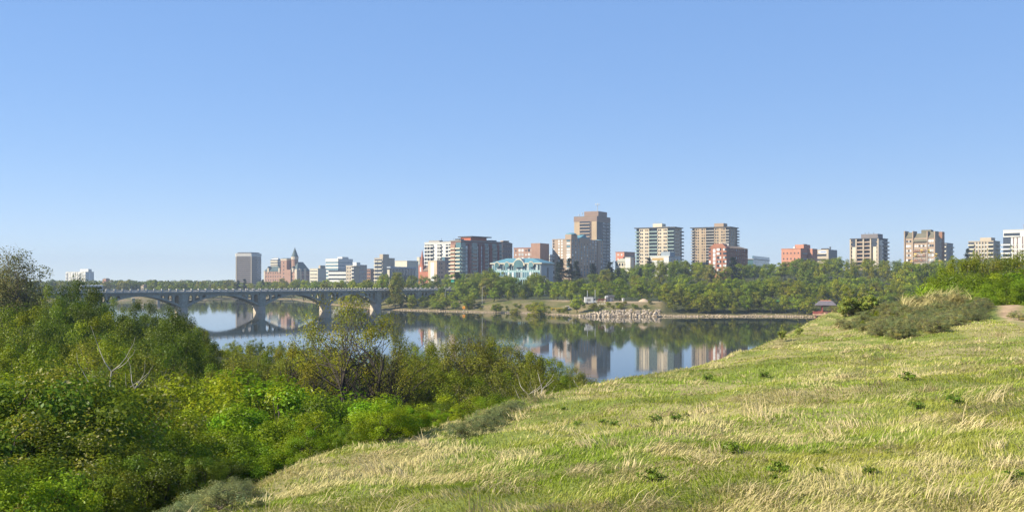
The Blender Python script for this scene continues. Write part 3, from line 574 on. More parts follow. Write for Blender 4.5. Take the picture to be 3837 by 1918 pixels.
# brick and glass condominium
b = B("condominium", "wide maroon brick and green glass condominium with a red rooftop pavilion", 1689, 1727, 1881, 700, 40, 903); fh = 3.15; nf = 13
b.body(M("panel_russet", (0.25, 0.14, 0.115))); b.roof(grey, 0.7, 0.5); zs = fl(b.z(919), b.H/14.5, nf, 0.1)
b.strip('L', 0.02, 0.45, 0, b.z(916), pinkbrick, "brick_bay", pr=0.6); b.balc('L', -0.05, 0.5, zs, 1.7, cream, h=0.8)
b.strip('L', 0.5, 1.0, 0, b.z(908), gl_t, pr=0.1); b.balc('L', 0.52, 1.0, zs, 1.3, cream, h=0.9)
d = b.d
for p0, p1 in ((1753, 1761), (1792, 1799), (1807.5, 1813), (1833, 1841), (1863, 1868)):
    y0, y1 = b.ly(p0), b.ly(p1); b.box("brick_pier", b.w, b.w+0.9, y0, y1, 0, b.z(914), maroon)
for p0, p1, mt_ in ((1728, 1744, gl_t), (1768, 1788, gl_t), (1815, 1829, gl_t), (1844, 1860, gl_t), (1869, 1880, gl_t)):
    y0, y1 = b.ly(p0)/d, b.ly(p1)/d; b.strip('R', y0, y1, 0.5, b.z(908), mt_)
    b.balc('R', y0, y1, zs, 0.9, rail_g, h=1.0)
for p0, p1 in ((1745, 1752), (1762, 1765), (1789, 1791), (1800, 1806.5), (1830, 1832), (1842, 1843.5), (1861, 1862.5)):
    y0, y1 = b.ly(p0)/d, b.ly(p1)/d
    for z in zs: b.strip('R', y0, y1, z, z+2.3, gl_w, "window")
xp, yp = b.w-1.0, b.ly(1803)
b.box("pavilion", b.w-11, b.w-1.2, b.ly(1768), b.ly(1828), b.H, b.z(886), M("brick_bright", (0.50, 0.15, 0.08)))
b.box("pavilion_roof", b.w-13, b.w+0.6, b.ly(1765), b.ly(1840), b.z(886)+0.003, b.z(886)+0.7, dkgrey)
for p0, p1 in ((1732, 1750), (1850, 1872)): b.box("roof_plant", b.w-7, b.w-3, b.ly(p0), b.ly(p1), b.H, b.H+1.8, dkgrey)
b2 = B("apartment_block", "dark grey gable end block with tan sloped roof joined behind the condominium", 1862, 1882, 1920, 765, 40, 911); b2.body(M("panel_slate", (0.20, 0.17, 0.165))); b2.mesh(MB().hip(-0.3, b2.w+0.3, -0.3, b2.d+0.3, b2.H, b2.z(901), 5, 3), "roof", tan_)
b2.win('R', np.linspace(0.15, 0.85, 4), fl(b2.H, 4, 6, 1), 1.2, 1.4, gl_d)

# turquoise-roofed riverside hotel
b = B("riverside_hotel", "riverside hotel with turquoise hip roof, arched gables and pale blue glass front", 1843, 2027, 2073, 640, 24, 984, cat="hotel"); w, d, H = b.w, b.d, b.H
b.body(M("render_bluegrey", (0.52, 0.52, 0.49)))
b.mesh(MB().hip(-0.9, w+0.9, -0.9, d+0.9, H+0.01, b.z(966), 9, 7), "roof", teal_rf)
b.box("eave_band", -1.0, w+1.0, -1.0, d+1.0, H-0.75, H+0.006, cream)
b.strip('L', 0.015, 0.985, 0.8, H-1.1, M("panel_paleblue", (0.42, 0.60, 0.60)), "facade_panel", pr=0.12)
nf = 4; fh = (H-1.3)/nf
for f_ in range(nf):
    for u in np.linspace(0.04, 0.96, 22): b.strip('L', u-0.013, u+0.013, 0.9+f_*fh+0.5, 0.9+f_*fh+fh*0.82, random.choice([gl_d, gl_b, gl_b, gl_w]), "window", pr=0.2)
for u in np.linspace(0.018, 0.982, 23): b.strip('L', u-0.0035, u+0.0035, 0.8, H-1.1, MATS["panel_paleblue"], "mullion", pr=0.3)
for u0, u1 in ((0.14, 0.36), (0.78, 0.97), (0.42, 0.46)):
    for f_ in (1, 2): b.balc('L', u0, u1, [0.9+f_*fh], 1.2, cream, h=1.0)
for px, rr in ((1865, 1.5), (1902, 1.5), (1946, 3.3), (1992, 1.6)):
    x = b.lx(px); zc = H-1.2 if rr < 3 else H-1.3; n = 14
    arc = [(x+rr*math.cos(math.pi*i/n), zc+rr*math.sin(math.pi*i/n)) for i in range(n+1)]
    gb = MB(); o = rr*0.28
    outer = [(x+(rr+o*1.4), zc-0.6), (x+rr+o*0.9, zc+0.9), (x+rr*0.5, zc+rr+o*0.6), (x, zc+rr+o*1.5), (x-rr*0.5, zc+rr+o*0.6), (x-rr-o*0.9, zc+0.9), (x-rr-o*1.4, zc-0.6)]
    gb.poly([(p, -1.5, q) for p, q in outer] + [(p, 4.0, q) for p, q in outer], [tuple(range(7))[::1], tuple(range(7, 14))[::-1]] + [(i, i+7, (i+1) % 7+7, (i+1) % 7) for i in range(7)])
    g = b.mesh(gb, "arched_gable", cream)
    gw = MB(); gw.poly([(p, -1.58, q) for p, q in arc] + [(x-rr, -1.58, zc-1.6), (x+rr, -1.58, zc-1.6)], [tuple(range(n+1)) + (n+1, n+2)]); gw.poly([(p, -1.48, q) for p, q in arc], [tuple(range(n+1))[::-1]])
    b.mesh(gw, "arched_window", gl_t)
b.box("window", w-0.1, w+0.08, d*0.50, d*0.60, H*0.45, H*0.85, gl_d)
b.box("sign_board", b.lx(1948), b.lx(1963), -3.2, -3.0, 1.6, 3.4, M("sign_orange", (0.75, 0.30, 0.06))); b.box("entrance_canopy", b.lx(1938), b.lx(1972), -5, 0, 3.5, 4.0, dkgrey)

b = B("apartment_block", "red brick apartment block with a taller lift tower above the turquoise roof", 1925.5, 2023, 2055, 800, 30, 929); b.body(pinkbrick); b.roof(brick)
b.box("lift_tower", b.w-8, b.w+0.4, -0.4, b.d+0.4, 0, b.z(911), pinkbrick)
for p in (1947, 1958, 1982, 1993, 2018):
    b.win('L', [b.lx(p)/b.w], fl(b.H, 3.4, 9, 0.6), 2.0 if p < 2018 else 1.4, 2.2, [gl_w, gl_w, gl_d])
b.win('L', [b.lx(1933)/b.w, b.lx(1971)/b.w, b.lx(2005)/b.w], fl(b.H, 3.4, 9, 0.8), 1.1, 1.3, [gl_d, gl_w]); b.win('R', [0.5], fl(b.H, 3.4, 9, 0.8), 1.1, 1.3, gl_d)
b = B("office_block", "sliver of a white stepped block between the brick lift tower and beige hotel", 2052, 2060, 2069, 980, 32, 953); b.body(white); b.bands(8, 0, b.H, 0.5, grey)

# beige hotel
b = B("beige_hotel", "beige hotel block with small white windows and turquoise domed corner caps", 2070, 2140, 2259, 800, 38, 897, cat="hotel"); b.body(tan_); b.roof(tan_, 0.6)
fh = b.H/15; zs = fl(b.H, fh, 13, 0.6)
b.win('L', [b.lx(p)/b.w for p in (2075, 2094.5, 2105.5)], zs, 1.3, 1.5, [gl_w, gl_w, gl_d]); b.win('L', [b.lx(2130)/b.w], zs, 3.6, 1.6, [gl_w, gl_w, gl_b])
b.win('R', np.linspace(0.05, 0.95, 11), zs, 1.5, 1.5, [gl_w, gl_b, gl_d, gl_b])
tp = b.z(878); x0 = b.lx(2119)
b.box("corner_tower", x0, b.w+0.5, -0.5, b.ly(2162), b.H-0.2, tp, tan_)
def dome(bb, x, y, rx, ry, z0, z1, nm="dome", mat=teal_rf):
    mb = MB(); n = 16
    for k in range(4):
        a0, a1 = k*math.pi/8, (k+1)*math.pi/8
        lo = [(x+rx*math.cos(a0)*math.cos(q*2*math.pi/n), y+ry*math.cos(a0)*math.sin(q*2*math.pi/n), z0+(z1-z0)*math.sin(a0)) for q in range(n)]
        hi = [(x+rx*max(0.02, math.cos(a1))*math.cos(q*2*math.pi/n), y+ry*max(0.02, math.cos(a1))*math.sin(q*2*math.pi/n), z0+(z1-z0)*math.sin(a1)) for q in range(n)]
        mb.frustum(lo, hi)
    return bb.mesh(mb, nm, mat)
dome(b, (x0+b.w)/2, b.ly(2151), 4.5, 4.5, tp, b.z(871)); dome(b, b.lx(2117), b.d*0.25, 2.5, 2.5, b.H+0.5, b.z(889)); dome(b, b.w-2.5, b.ly(2250), 4.0, 5.0, b.H+0.5, b.z(891))
ya, yb = b.ly(2162), b.ly(2213); zt = b.z(877)
b.mesh(MB().poly([(b.w+0.4, ya, b.H), (b.w+0.4, yb, b.H), (b.w-12, yb, b.H), (b.w-12, ya, b.H), (b.w+0.4, (ya+yb)/2, zt), (b.w-12, (ya+yb)/2, zt)], [(0, 1, 4), (2, 3, 5), (1, 2, 5, 4), (3, 0, 4, 5), (0, 3, 2, 1)]), "gable_roof", teal_rf)
b.box("gable_wall", b.w, b.w+0.6, ya+3, yb-3, b.H-3, b.H+1.6, tan_); b.box("corner_bay", b.w-2, b.w+0.8, b.ly(2238), b.ly(2248), 0, b.H+0.6, tan_)

# tallest tower
b = B("apartment_tower", "tallest tan and dark tower with aerials on its brown rooftop block", 2151.5, 2236, 2286, 1000, 30, 812); w, d, H = b.w, b.d, b.H
xr = b.lx(2171)
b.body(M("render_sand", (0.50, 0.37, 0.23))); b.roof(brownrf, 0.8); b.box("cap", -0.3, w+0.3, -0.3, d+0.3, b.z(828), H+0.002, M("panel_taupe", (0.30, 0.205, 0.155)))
zs = fl(b.z(826), 3.35, 26, 0.0)
u0, u1 = b.lx(2172)/w, b.lx(2211)/w; b.strip('L', u0, u1, 0.5, b.z(826), gl_d, pr=0.08); b.balc('L', u0, (u0+u1)/2-0.004, zs, 1.3, tan_); b.balc('L', (u0+u1)/2+0.004, u1, zs, 1.3, tan_)
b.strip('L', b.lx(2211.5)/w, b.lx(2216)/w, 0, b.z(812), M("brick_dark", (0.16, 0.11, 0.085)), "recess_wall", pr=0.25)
b.strip('R', 0.0, 0.36, 0, b.z(830), dkgrey, "side_panel", pr=0.2); b.strip('R', 0.365, 1.0, 0, b.z(830), M("panel_charcoal", (0.16, 0.14, 0.125)), "side_wall", pr=0.05)  # shade of this face put into its colour, darker than the sand walls
for v0, v1 in ((0.40, 0.62), (0.68, 0.98)): b.balc('R', v0, v1, zs, 1.1, grey)
b.win('R', [0.52, 0.84], zs, 3.0, 1.8, [gl_d, gl_w, gl_b], name="window")
me = MB().box(-0.9, 0.1, 0, 4.5, 0, 0.22).box(-0.9, -0.8, 0, 4.5, 0.22, 1.1).mesh("balcony", grey)
for z in zs: link("balcony", MB().box(0, 1.2, 0, 4.0, 0, 1.0).mesh("balcony", grey) if False else me, b.root, (w+1.0, d-4.6, z))
b.box("penthouse", b.lx(2181), w-0.5, d*0.15, d*0.8, H+0.8, b.z(790), M("panel_taupe", (0.30, 0.205, 0.155)))
zp = b.z(790)
mast = MB().tube((b.lx(2218), d*0.4, zp), (b.lx(2218), d*0.4, zp+9), 0.35, 0.25)
for k in range(6):
    a = k*1.047; mast.tube((b.lx(2218), d*0.4, zp+7.5), (b.lx(2218)+2.2*math.cos(a), d*0.4+2.2*math.sin(a), zp+7.5), 0.1); mast.box(b.lx(2218)+2.2*math.cos(a)-0.15, b.lx(2218)+2.2*math.cos(a)+0.15, d*0.4+2.2*math.sin(a)-0.15, d*0.4+2.2*math.sin(a)+0.15, zp+6.5, zp+8.6)
b.mesh(mast, "aerial_mast", steel)
for px, hh in ((2160, 3.5), (2172, 5.2), (2228, 4)): b.mesh(MB().tube((b.lx(px), d*0.2, H), (b.lx(px), d*0.2, H+hh), 0.18).cyl(b.lx(px), d*0.2-0.6, H+hh-1.2, H+hh, 0.8, 0.5, n=8), "dish_aerial", steel)

# small group right of the tower
b = B("office_block", "small orange brick block with stepped top between the tallest tower and cream tower", 2307, 2339, 2379, 900, 36, 945); b.body(brick_o); b.roof(brick); b.box("lower_wing", b.w*0.55, b.w+0.5, -3, b.d, 0, b.z(963), M("brick_scarlet", (0.55, 0.16, 0.10)))
b.win('L', [0.3, 0.7], fl(b.H, 4, 6, 1), 1.4, 1.4, gl_w); b.box("side_block", b.w, b.w+0.4, b.d*0.3, b.d, 0, b.H-3, grey)
b = B("pavilion", "low cream hall with arched windows below the orange brick block", 2305, 2350, 2368, 820, 34, 981); b.body(cream); b.mesh(MB().hip(-0.6, b.w+0.6, -0.6, b.d+0.6, b.H, b.H+3.0, 4, 4), "roof", M("roof_sage", (0.42, 0.42, 0.33)))
b.win('L', np.linspace(0.15, 0.85, 4), [b.H-3.4], 1.6, 2.4, gl_d, name="arched_window")
b = B("pavilion", "small bright white flat-roofed block beside the cream hall", 2343, 2362, 2370, 800, 34, 966); b.body(white); b.roof(white)

def slab_tower(label, xl, xc, xr, D, th, ytop, wall, cols, walls, pent, nf, right_px, glassy):
    b = B("apartment_tower", label, xl, xc, xr, D, th, ytop); w, d, H = b.w, b.d, b.H
    b.box("core", 0.3, w-0.3, 1.7, d, 0, H, wall); fh = H/(nf+0.6); zs = fl(H-0.5, fh, nf, 0.0)
    b.box("roof_slab", -0.9, w+0.9, -0.5, d+0.4, H+0.003, H+0.7, dkgrey)
    for p0, p1 in walls:
        x0, x1 = max(0, b.lx(p0)), min(w, b.lx(p1)); b.box("wall", x0, x1, 0, 1.75, 0, H, wall)
        for q in (0.14, 0.32, 0.68, 0.86): b.win('L', [(x0+(x1-x0)*q)/w], [z+0.9 for z in zs], 1.15, 1.35, [gl_d, gl_d, brownrf])
    for p0, p1, pj in cols:
        x0, x1 = max(-0.8, b.lx(p0)), min(w+0.4, b.lx(p1)); b.box("glazing", max(0.35, x0+0.05), min(w-0.35, x1-0.05), 1.55, 1.71, 0.4, H-0.3, gl_d)
        b.balc('L', x0/w, x1/w, zs, pj, rail_g if glassy else grey, h=1.0, inset=1.55)
    b.balc('R', 0.78, 1.0, zs, 1.6, grey)
    b.win('R', [0.25, 0.5], [z+0.9 for z in zs], 1.3, 1.3, gl_d)
    for p0, p1, yt, mt_ in pent: b.pent(p0, p1, yt, mt_, 0.25, 0.7)
    return b
b = slab_tower("cream apartment tower with three green glazed balcony columns and a cream rooftop box", 2380.5, 2526, 2556, 760, 30, 853, M("render_ivory", (0.66, 0.56, 0.41)),
           [(2380.5, 2395, 0.9), (2432, 2463, 0.5), (2501, 2526, 1.0)], [(2395, 2432), (2463, 2501)], [(2438, 2473, 835, cream), (2474, 2498, 847, grey)], 13, 0, True)
for px in (2440, 2446, 2452, 2458, 2464, 2470): b.mesh(MB().tube((b.lx(px), b.d*0.3, b.z(835)), (b.lx(px), b.d*0.3, b.z(835)+1.4), 0.15), "rooftop_post", steel)
b = slab_tower("tan apartment tower with dark balcony columns behind the red brick block", 2590, 2733, 2764, 790, 30, 852, M("render_buff", (0.50, 0.38, 0.25)),
           [(2590, 2603, 0.9), (2645, 2676, 0.5), (2719, 2733, 1.0)], [(2603, 2645), (2676, 2719)], [(2668, 2703, 834, tan_)], 15, 0, False)
b = B("office_block", "low white podium building with grey rooftop box at the cream tower's foot", 2436, 2506, 2550, 690, 30, 961); b.body(white); b.roof(white); b.strip('L', 0.1, 0.72, b.H-2.6, b.H-0.9, M("panel_ochre", (0.52, 0.34, 0.12)), "fascia_panel"); b.box("rooftop_box", b.lx(2475), b.w+0.5, 1.0, b.d*0.45, b.H, b.z(943), M("panel_bluegrey", (0.33, 0.38, 0.42)))
for v in (0.25, 0.5, 0.75): b.win('R', [v], [b.H-3.2], 3, 1.7, gl_b)

# red brick gable block
b = B("brick_apartments", "red brick block with clipped gable, hipped roof and rows of white chimneys", 2656, 2722, 2802, 600, 38, 929); w, d, H = b.w, b.d, b.H; b.body(brick)
zt = b.z(913, 2690); zr = b.z(919)
xa, xb = b.lx(2676), b.lx(2707)
b.mesh(MB().poly([(0, -0.15, H), (w, -0.15, H), (xb, -0.15, zt), (xa, -0.15, zt), (0, 5, H), (w, 5, H), (xb, 5, zt), (xa, 5, zt)], [(0, 1, 2, 3), (7, 6, 5, 4), (1, 5, 6, 2), (0, 3, 7, 4), (3, 2, 6, 7)]), "clipped_gable", brick)
b.mesh(MB().hip(-0.5, w+0.5, 4.9, d+0.5, H+0.01, zr, 4.5, 4.5), "roof", brownrf)
fh = H/8; zs = fl(H, fh, 7, 0.9); b.win('L', [0.06, 0.5, 0.58, 0.66, 0.86, 0.95], zs, 1.1, 1.4, [gl_w, gl_d]); b.win('L', [0.31], fl(H+1.5, fh, 7, 0.9), 1.6, 2.0, gl_w)
b.win('R', np.linspace(0.06, 0.95, 10), zs, 0.9, 1.3, [gl_d, gl_d, gl_w]); 
for v in np.linspace(0.12, 0.5, 6): b.box("vent_stack", w*0.45, w*0.45+0.5, v*d-0.2, v*d+0.2, zr-2, b.z(908), white)
b.box("roof_plant", xa+1, xb-1, 5.1, 9, H, zt-0.2, dkgrey)

# right-hand group
b = B("office_block", "low teal glass office with dark upper storey beyond the treetops", 2800, 2822, 2926, 860, 26, 972); b.body(gl_t); b.box("roof_slab", -0.6, b.w+0.6, -0.6, b.d+0.6, b.H, b.H+0.6, grey); b.box("upper_storey", 3, b.w-3, b.ly(2830)+2, b.ly(2892), b.H+0.6, b.z(957), gl_b)
b.box("side_block", 0, b.w+0.3, b.ly(2903), b.d, 0, b.H-3, cream)
b = B("medical_block", "salmon orange block with stepped upper storeys", 2928, 3000, 3042, 740, 40, 932); b.body(brick_o); b.roof(brick_o, 0.4); w, d = b.w, b.d
b.box("upper_block", b.lx(2964), w-0.6, 7, d-1.5, b.H, b.z(915), brick_o); b.box("roof_plant", b.lx(2990), b.lx(2998), 9, 13, b.z(915), b.z(913), dkgrey); b.box("rear_wing", w, w+4, d*0.6, d+1, 0, b.H+0.3, brick_o)
b.win('L', np.linspace(0.12, 0.88, 5), fl(b.H, 4.2, 5, 0.4), 0.9, 1.2, gl_d); b.balc('R', 0.15, 0.5, fl(b.H, 4.0, 6, 0), 1.0, grey); b.mesh(MB().cyl(b.lx(2969), 4, b.H, b.H+1.8, 1.0, 0.8, n=10), "vent_drum", white)
b = B("office_block", "grey-beige office with wide window ribbons and a white oval emblem", 3041, 3103, 3135, 800, 38, 935); b.body(gl_d); w = b.w; fh = b.H/5
for i in range(5): b.box("spandrel_band", -0.3, w+0.3, -0.3, b.d+0.3, i*fh, i*fh+fh*(0.55 if i < 4 else 1.0), beige)
b.box("corner_pier", w-1.2, w+0.5, -0.5, 1.2, 0, b.H+0.2, beige); b.box("side_wall", w, w+0.45, 1.3, b.d, 0, b.H-0.2, grey)
ov = MB(); ov.poly([(b.lx(3086)+4.4*math.cos(2*math.pi*i/20), -0.42, b.H-1.9+1.25*math.sin(2*math.pi*i/20)) for i in range(20)] + [(b.lx(3086)+4.4*math.cos(2*math.pi*i/20), -0.30, b.H-1.9+1.25*math.sin(2*math.pi*i/20)) for i in range(20)], [tuple(range(20))] + [(i, i+20, (i+1) % 20+20, (i+1) % 20) for i in range(20)])
em = b.mesh(ov, "oval_emblem", M("emblem_white", (0.8, 0.8, 0.8))); b.mesh(MB().box(b.lx(3086)-2.6, b.lx(3086)+2.2, -0.47, -0.425, b.H-2.1, b.H-1.5), "emblem_mark", M("emblem_blue", (0.10, 0.16, 0.35)))
b.box("roof_plant", b.lx(3070), b.lx(3092), 4, 9, b.H, b.H+1.2, dkgrey); b.box("flue", w-0.8, w+0.2, 5, 6, b.H, b.H+2.4, dkgrey)

b = B("apartment_tower", "dark concrete apartment block with cream fins and wide grey rooftop storey", 3186, 3293, 3327, 760, 38, 894); w, d, H = b.w, b.d, b.H
b.box("core", 0.2, w-0.2, 1.5, d, 0, H, dkgrey); b.box("roof_slab", -0.3, w+0.3, -0.4, d+0.3, H, H+0.6, dkgrey)
fh = H/8.6; zs = fl(H, fh, 8, 0.0)
for p in (3187.5, 3209, 3236, 3263, 3291): b.box("fin", b.lx(p)-0.5, b.lx(p)+0.5, -0.9, 1.5, 0, H-0.1, beige)
for p0, p1 in ((3194, 3207), (3272, 3285)): b.box("cream_panel", b.lx(p0), b.lx(p1), -0.5, 1.5, 0, b.z(924), cream); b.box("dark_panel", b.lx(p0)-1, b.lx(p1)+1, -0.2, 1.5, b.z(924)+0.003, H-0.2, gl_d)
for p0, p1 in ((3188.5, 3194), (3210, 3235), (3237, 3262), (3285, 3290)): b.balc('L', b.lx(p0)/w, b.lx(p1)/w, zs, 0.5, tan_, h=1.0, inset=1.4)
b.balc('R', 0.55, 1.0, zs, 1.3, beige); b.strip('R', 0.05, 0.5, 0, H-1, gl_d)
b.box("penthouse", b.lx(3221), b.lx(3284), d*0.15, d*0.7, H+0.6, b.z(875), M("panel_ash", (0.22, 0.195, 0.19)))
for px in (3231, 3245, 3262): b.mesh(MB().tube((b.lx(px), d*0.3, b.z(875)), (b.lx(px), d*0.3, b.z(875)+1.6), 0.14), "rooftop_aerial", dkgrey)

b = B("chateau_apartments", "brown brick apartment block with olive mansard roofs and rounded parapets", 3390, 3504, 3537, 700, 40, 877); w, d, H = b.w, b.d, b.H
H1 = b.z(890); b.box("wall", 0, w, 0, d, 0, H1, tan_)
xa, xb = b.lx(3422), b.lx(3474)
b.mesh(MB().frustum([(-0.1, -0.3, H1), (b.lx(3420), -0.3, H1), (b.lx(3420), 8, H1), (-0.1, 8, H1)], [(0.6, 3, b.z(871, 3400)), (b.lx(3420), 3, b.z(871, 3400)), (b.lx(3420), 8, b.z(871, 3400)), (0.6, 8, b.z(871, 3400))]), "mansard_roof", olive_rf)
b.mesh(MB().frustum([(xb+0.8, -0.3, H1), (w, -0.3, H1), (w, 8, H1), (xb+0.8, 8, H1)], [(xb+0.8, 3, b.z(867)), (w-0.6, 3, b.z(867)), (w-0.6, 8, b.z(867)), (xb+0.8, 8, b.z(867))]), "mansard_roof", olive_rf)
zm = b.z(906, 3450)
b.mesh(MB().frustum([(xa, -1.2, zm), (xb, -1.2, zm), (xb, 7, zm), (xa, 7, zm)], [(xa, 2.8, b.z(874, 3450)), (xb, 2.8, b.z(874, 3450)), (xb, 7, b.z(874, 3450)), (xa, 7, b.z(874, 3450))]), "mansard_roof", olive_rf)
for p in (3390, 3421, 3475, 3503): b.box("brick_fin", b.lx(p)-0.35, b.lx(p)+0.35, -0.7, 8, 0, b.z(866, p), tan_)
b.box("penthouse", b.lx(3442), b.lx(3478), 6, 12, H1, b.z(860, 3460), olive_rf); b.box("side_parapet", w-4, w+0.3, d*0.75, d+0.4, 0, b.z(865), brick_d)
zs = fl(H1, 3.4, 7, 0.4)
for p in (3399, 3406, 3411.5): b.win('L', [b.lx(p)/w], zs, 1.2, 1.4, [gl_w, gl_w, gl_d])
for p in (3479, 3486.5, 3495): b.win('L', [b.lx(p)/w], zs, 1.3, 1.5, [gl_w, gl_w, gl_d])
for p in (3430, 3438, 3446, 3453, 3460, 3468): b.win('L', [b.lx(p)/w], zs[1:], 1.1, 1.3, [gl_w, gl_d])
for p0, p1 in ((3424, 3472),): b.balc('L', b.lx(p0)/w, b.lx(p1)/w, zs[2:], 0.9, brick_d, h=0.9)
b.win('R', [0.3, 0.6], zs, 1.1, 1.3, gl_d)
b = B("apartment_block", "narrow dark block with pale balconies beside the mansard-roofed block", 3536, 3547, 3571, 800, 38, 912); b.body(grey); b.roof(dkgrey); b.balc('L', 0.05, 0.95, fl(b.H, 3.4, 9, 0), 1.2, cream); b.strip('L', 0.05, 0.95, 0.5, b.H-0.6, gl_d); b.balc('R', 0.6, 1.0, fl(b.H, 3.4, 9, 0), 1.0, cream)
b = B("apartment_tower", "tan stepped apartment block with cantilevered pale balconies at both ends", 3629, 3722, 3747, 760, 42, 904); w, H = b.w, b.H; b.body(beige); b.roof(beige); zs = fl(H, 3.15, 10, 0)
b.balc('L', 0.0, 0.24, zs, 1.5, cream); b.strip('L', 0.0, 0.24, 0.5, H-0.5, gl_d); b.balc('L', 0.80, 1.02, zs, 1.5, cream); b.strip('L', 0.80, 0.99, 0.5, H-0.5, gl_d)
for u in (0.34, 0.46, 0.58, 0.70): b.strip('L', u-0.022, u+0.022, 0.5, H-0.3, gl_d)
for u in (0.34, 0.46, 0.58, 0.70): b.win('L', [u], zs, 1.3, 1.0, white, name="spandrel_panel")
b.balc('R', 0.4, 1.0, zs, 1.4, cream); b.box("penthouse", b.lx(3669), b.lx(3711), 2, b.d*0.7, H, b.z(889), beige)
b = B("apartment_tower", "bright white apartment tower with long white balconies and brown vertical window strips", 3759, 3885, 3925, 700, 44, 859); w, H = b.w, b.H

b.body(white); b.roof(white, 0.3); zs = fl(H-2, 3.05, 14, 0)
b.balc('L', -0.05, b.lx(3788)/w, zs[2:], 1.7, white); b.strip('L', 0.0, b.lx(3788)/w, 0.5, b.z(884), gl_d)
b.balc('L', 0.02, b.lx(3822)/w, zs[:1], 0.8, white, h=0.8); b.strip('L', 0.02, b.lx(3822)/w, b.z(882), b.z(870), gl_d)
for p in (3798, 3812, 3832, 3850, 3868):
    b.strip('L', b.lx(p)/w-0.018, b.lx(p)/w+0.018, 0.5, b.z(884), M("panel_plum", (0.20, 0.13, 0.12)), "window_strip"); b.win('L', [b.lx(p)/w], zs[2:], 1.3, 0.9, gl_w)
b.box("penthouse", b.lx(3831), w-2, 3, b.d*0.7, H, b.z(838), M("panel_taupe", (0.30, 0.205, 0.155)))

# ------------------------------------------------------------------ things along the far shore
_D = np.arange(250, 1100, 1.0)
def shore_D(px):
    k = (px-CX)/FPX; r = far_r(k*_D, _D); j = int(np.argmax(r > 0)); return float(_D[j]) if r[j] > 0 else 1100.0
def on_bank(px, D): x = (px-CX)/FPX*D; return (x, D, ter1(x, D))

# rock revetment
stone_m = paint("riprap_stone", (0.33, 0.27, 0.20), 0.9, 0.35, 2.0, rand=0.4, bump=0.4)
st_me = []
for k in range(6):
    r = np.random.default_rng(40+k); pts = r.normal(0, 1, (14, 3)); pts /= np.linalg.norm(pts, axis=1)[:, None]; pts *= np.array([0.62, 0.5, 0.45])*(0.85+0.3*r.random((14, 1)))
    import bmesh
    bm = bmesh.new(); [bm.verts.new(p) for p in pts]; bmesh.ops.convex_hull(bm, input=bm.verts[:]); me = bpy.data.meshes.new("stone"); bm.to_mesh(me); bm.free(); me.materials.append(stone_m); st_me.append(me)
rv = empty("rock_revetment", on_bank(2320, shore_D(2320)+3), 0, "bank of pale angular boulders armouring the far shore at the waterline", "rocks")
cnt = 0
for i in range(298):
    px = random.uniform(2172, 2474); D0 = shore_D(px); f = random.random()
    ramp = min(1, max(0.15, (px-2172)/70)); D = D0-0.8+f*10.5*ramp
    x, y, z = on_bank(px, D); z = max(z, 0) + 0.05 + f*0.8*ramp + 0.12*random.random()
    o = link("stone", random.choice(st_me), rv, (x-rv.location.x, y-rv.location.y, z-rv.location.z)); s = random.uniform(0.75, 1.3)
    o.scale = (s, s*random.uniform(0.7, 1.1), s*random.uniform(0.7, 1.0)); o.rotation_euler = (random.random()*6, random.random()*6, random.random()*6)
# loose pebbles further along
PV, PF = [], []
cube = np.array([(-1,-1,-1),(1,-1,-1),(1,1,-1),(-1,1,-1),(-.6,-.6,1),(.6,-.6,1),(.6,.6,1),(-.6,.6,1)])*0.5
cf = np.array([(0,3,2,1),(4,5,6,7),(0,1,5,4),(1,2,6,5),(2,3,7,6),(3,0,4,7)])
for i in range(620):
    px = random.uniform(2470, 3060) if i < 380 else random.uniform(1440, 2170); D = shore_D(px)+abs(random.gauss(0.4, 1.6)); x, y, z = on_bank(px, D); s = random.uniform(0.2, 0.75); a = random.random()*6.28
    v = cube*np.array([s, s*0.8, s*0.6]); c_, s_ = math.cos(a), math.sin(a); v = np.stack([v[:,0]*c_-v[:,1]*s_+x, v[:,0]*s_+v[:,1]*c_+y, v[:,2]+max(z, 0)+0.05], 1); PF.append(cf+len(PV)*8); PV.append(v)
tag(link("shore_stones", mesh_np("shore_stones", np.concatenate(PV), quads=np.concatenate(PF), mat=paint("pebble", (0.34, 0.27, 0.19), 0.9, 0.4, 0.6))), "scattered small pale stones along the far waterline", "stones", kind="stuff")

# lookout shelter
redw = paint("timber_red", (0.22, 0.058, 0.042), 0.7, 0.25, 1.5); redl = paint("timber_orange", (0.36, 0.14, 0.08), 0.7, 0.25, 1.5); shing = paint("shingles_grey", (0.13, 0.115, 0.125), 0.9, 0.25, 1.5); deckm = paint("deck_boards", (0.55, 0.34, 0.22), 0.8, 0.2, 1.0)
gx, gy, _ = on_bank(3094, shore_D(3094)-1); gz = 0
g = empty("lookout_shelter", (gx, gy, -0.3), math.radians(-14), "red timber lookout shelter with grey hip roof on a deck at the water", "shelter")
Zg = lambda py: zof(py, gy)+0.3
k = gy/FPX; hw = 45*k
zd = Zg(1176)
MB().box(-hw, hw*0.85, -2.8, 3.2, zd-0.35, zd).build("deck", deckm, g)
for xx in (-hw+0.8, -1.5, 1.5, hw*0.85-0.6):
    for yy in (-2.3, 2.6): MB().box(xx-0.15, xx+0.15, yy-0.15, yy+0.15, -1.5, zd-0.35).build("stilt", redw, g)
MB().box(-hw*0.8, hw*0.8, -2.6, 2.9, Zg(1145.5), Zg(1143)).build("eave_beam", redl, g)
MB().hip(-hw*0.86, hw*0.86, -3.2, 3.5, Zg(1143)+0.003, Zg(1127), hw*0.36, 2.2).build("roof", shing, g)
MB().hip(-hw*0.46, hw*0.46, -0.9, 1.2, Zg(1127)-0.05, Zg(1124.5), 0.3, 0.3).build("ridge_cap", redl, g)
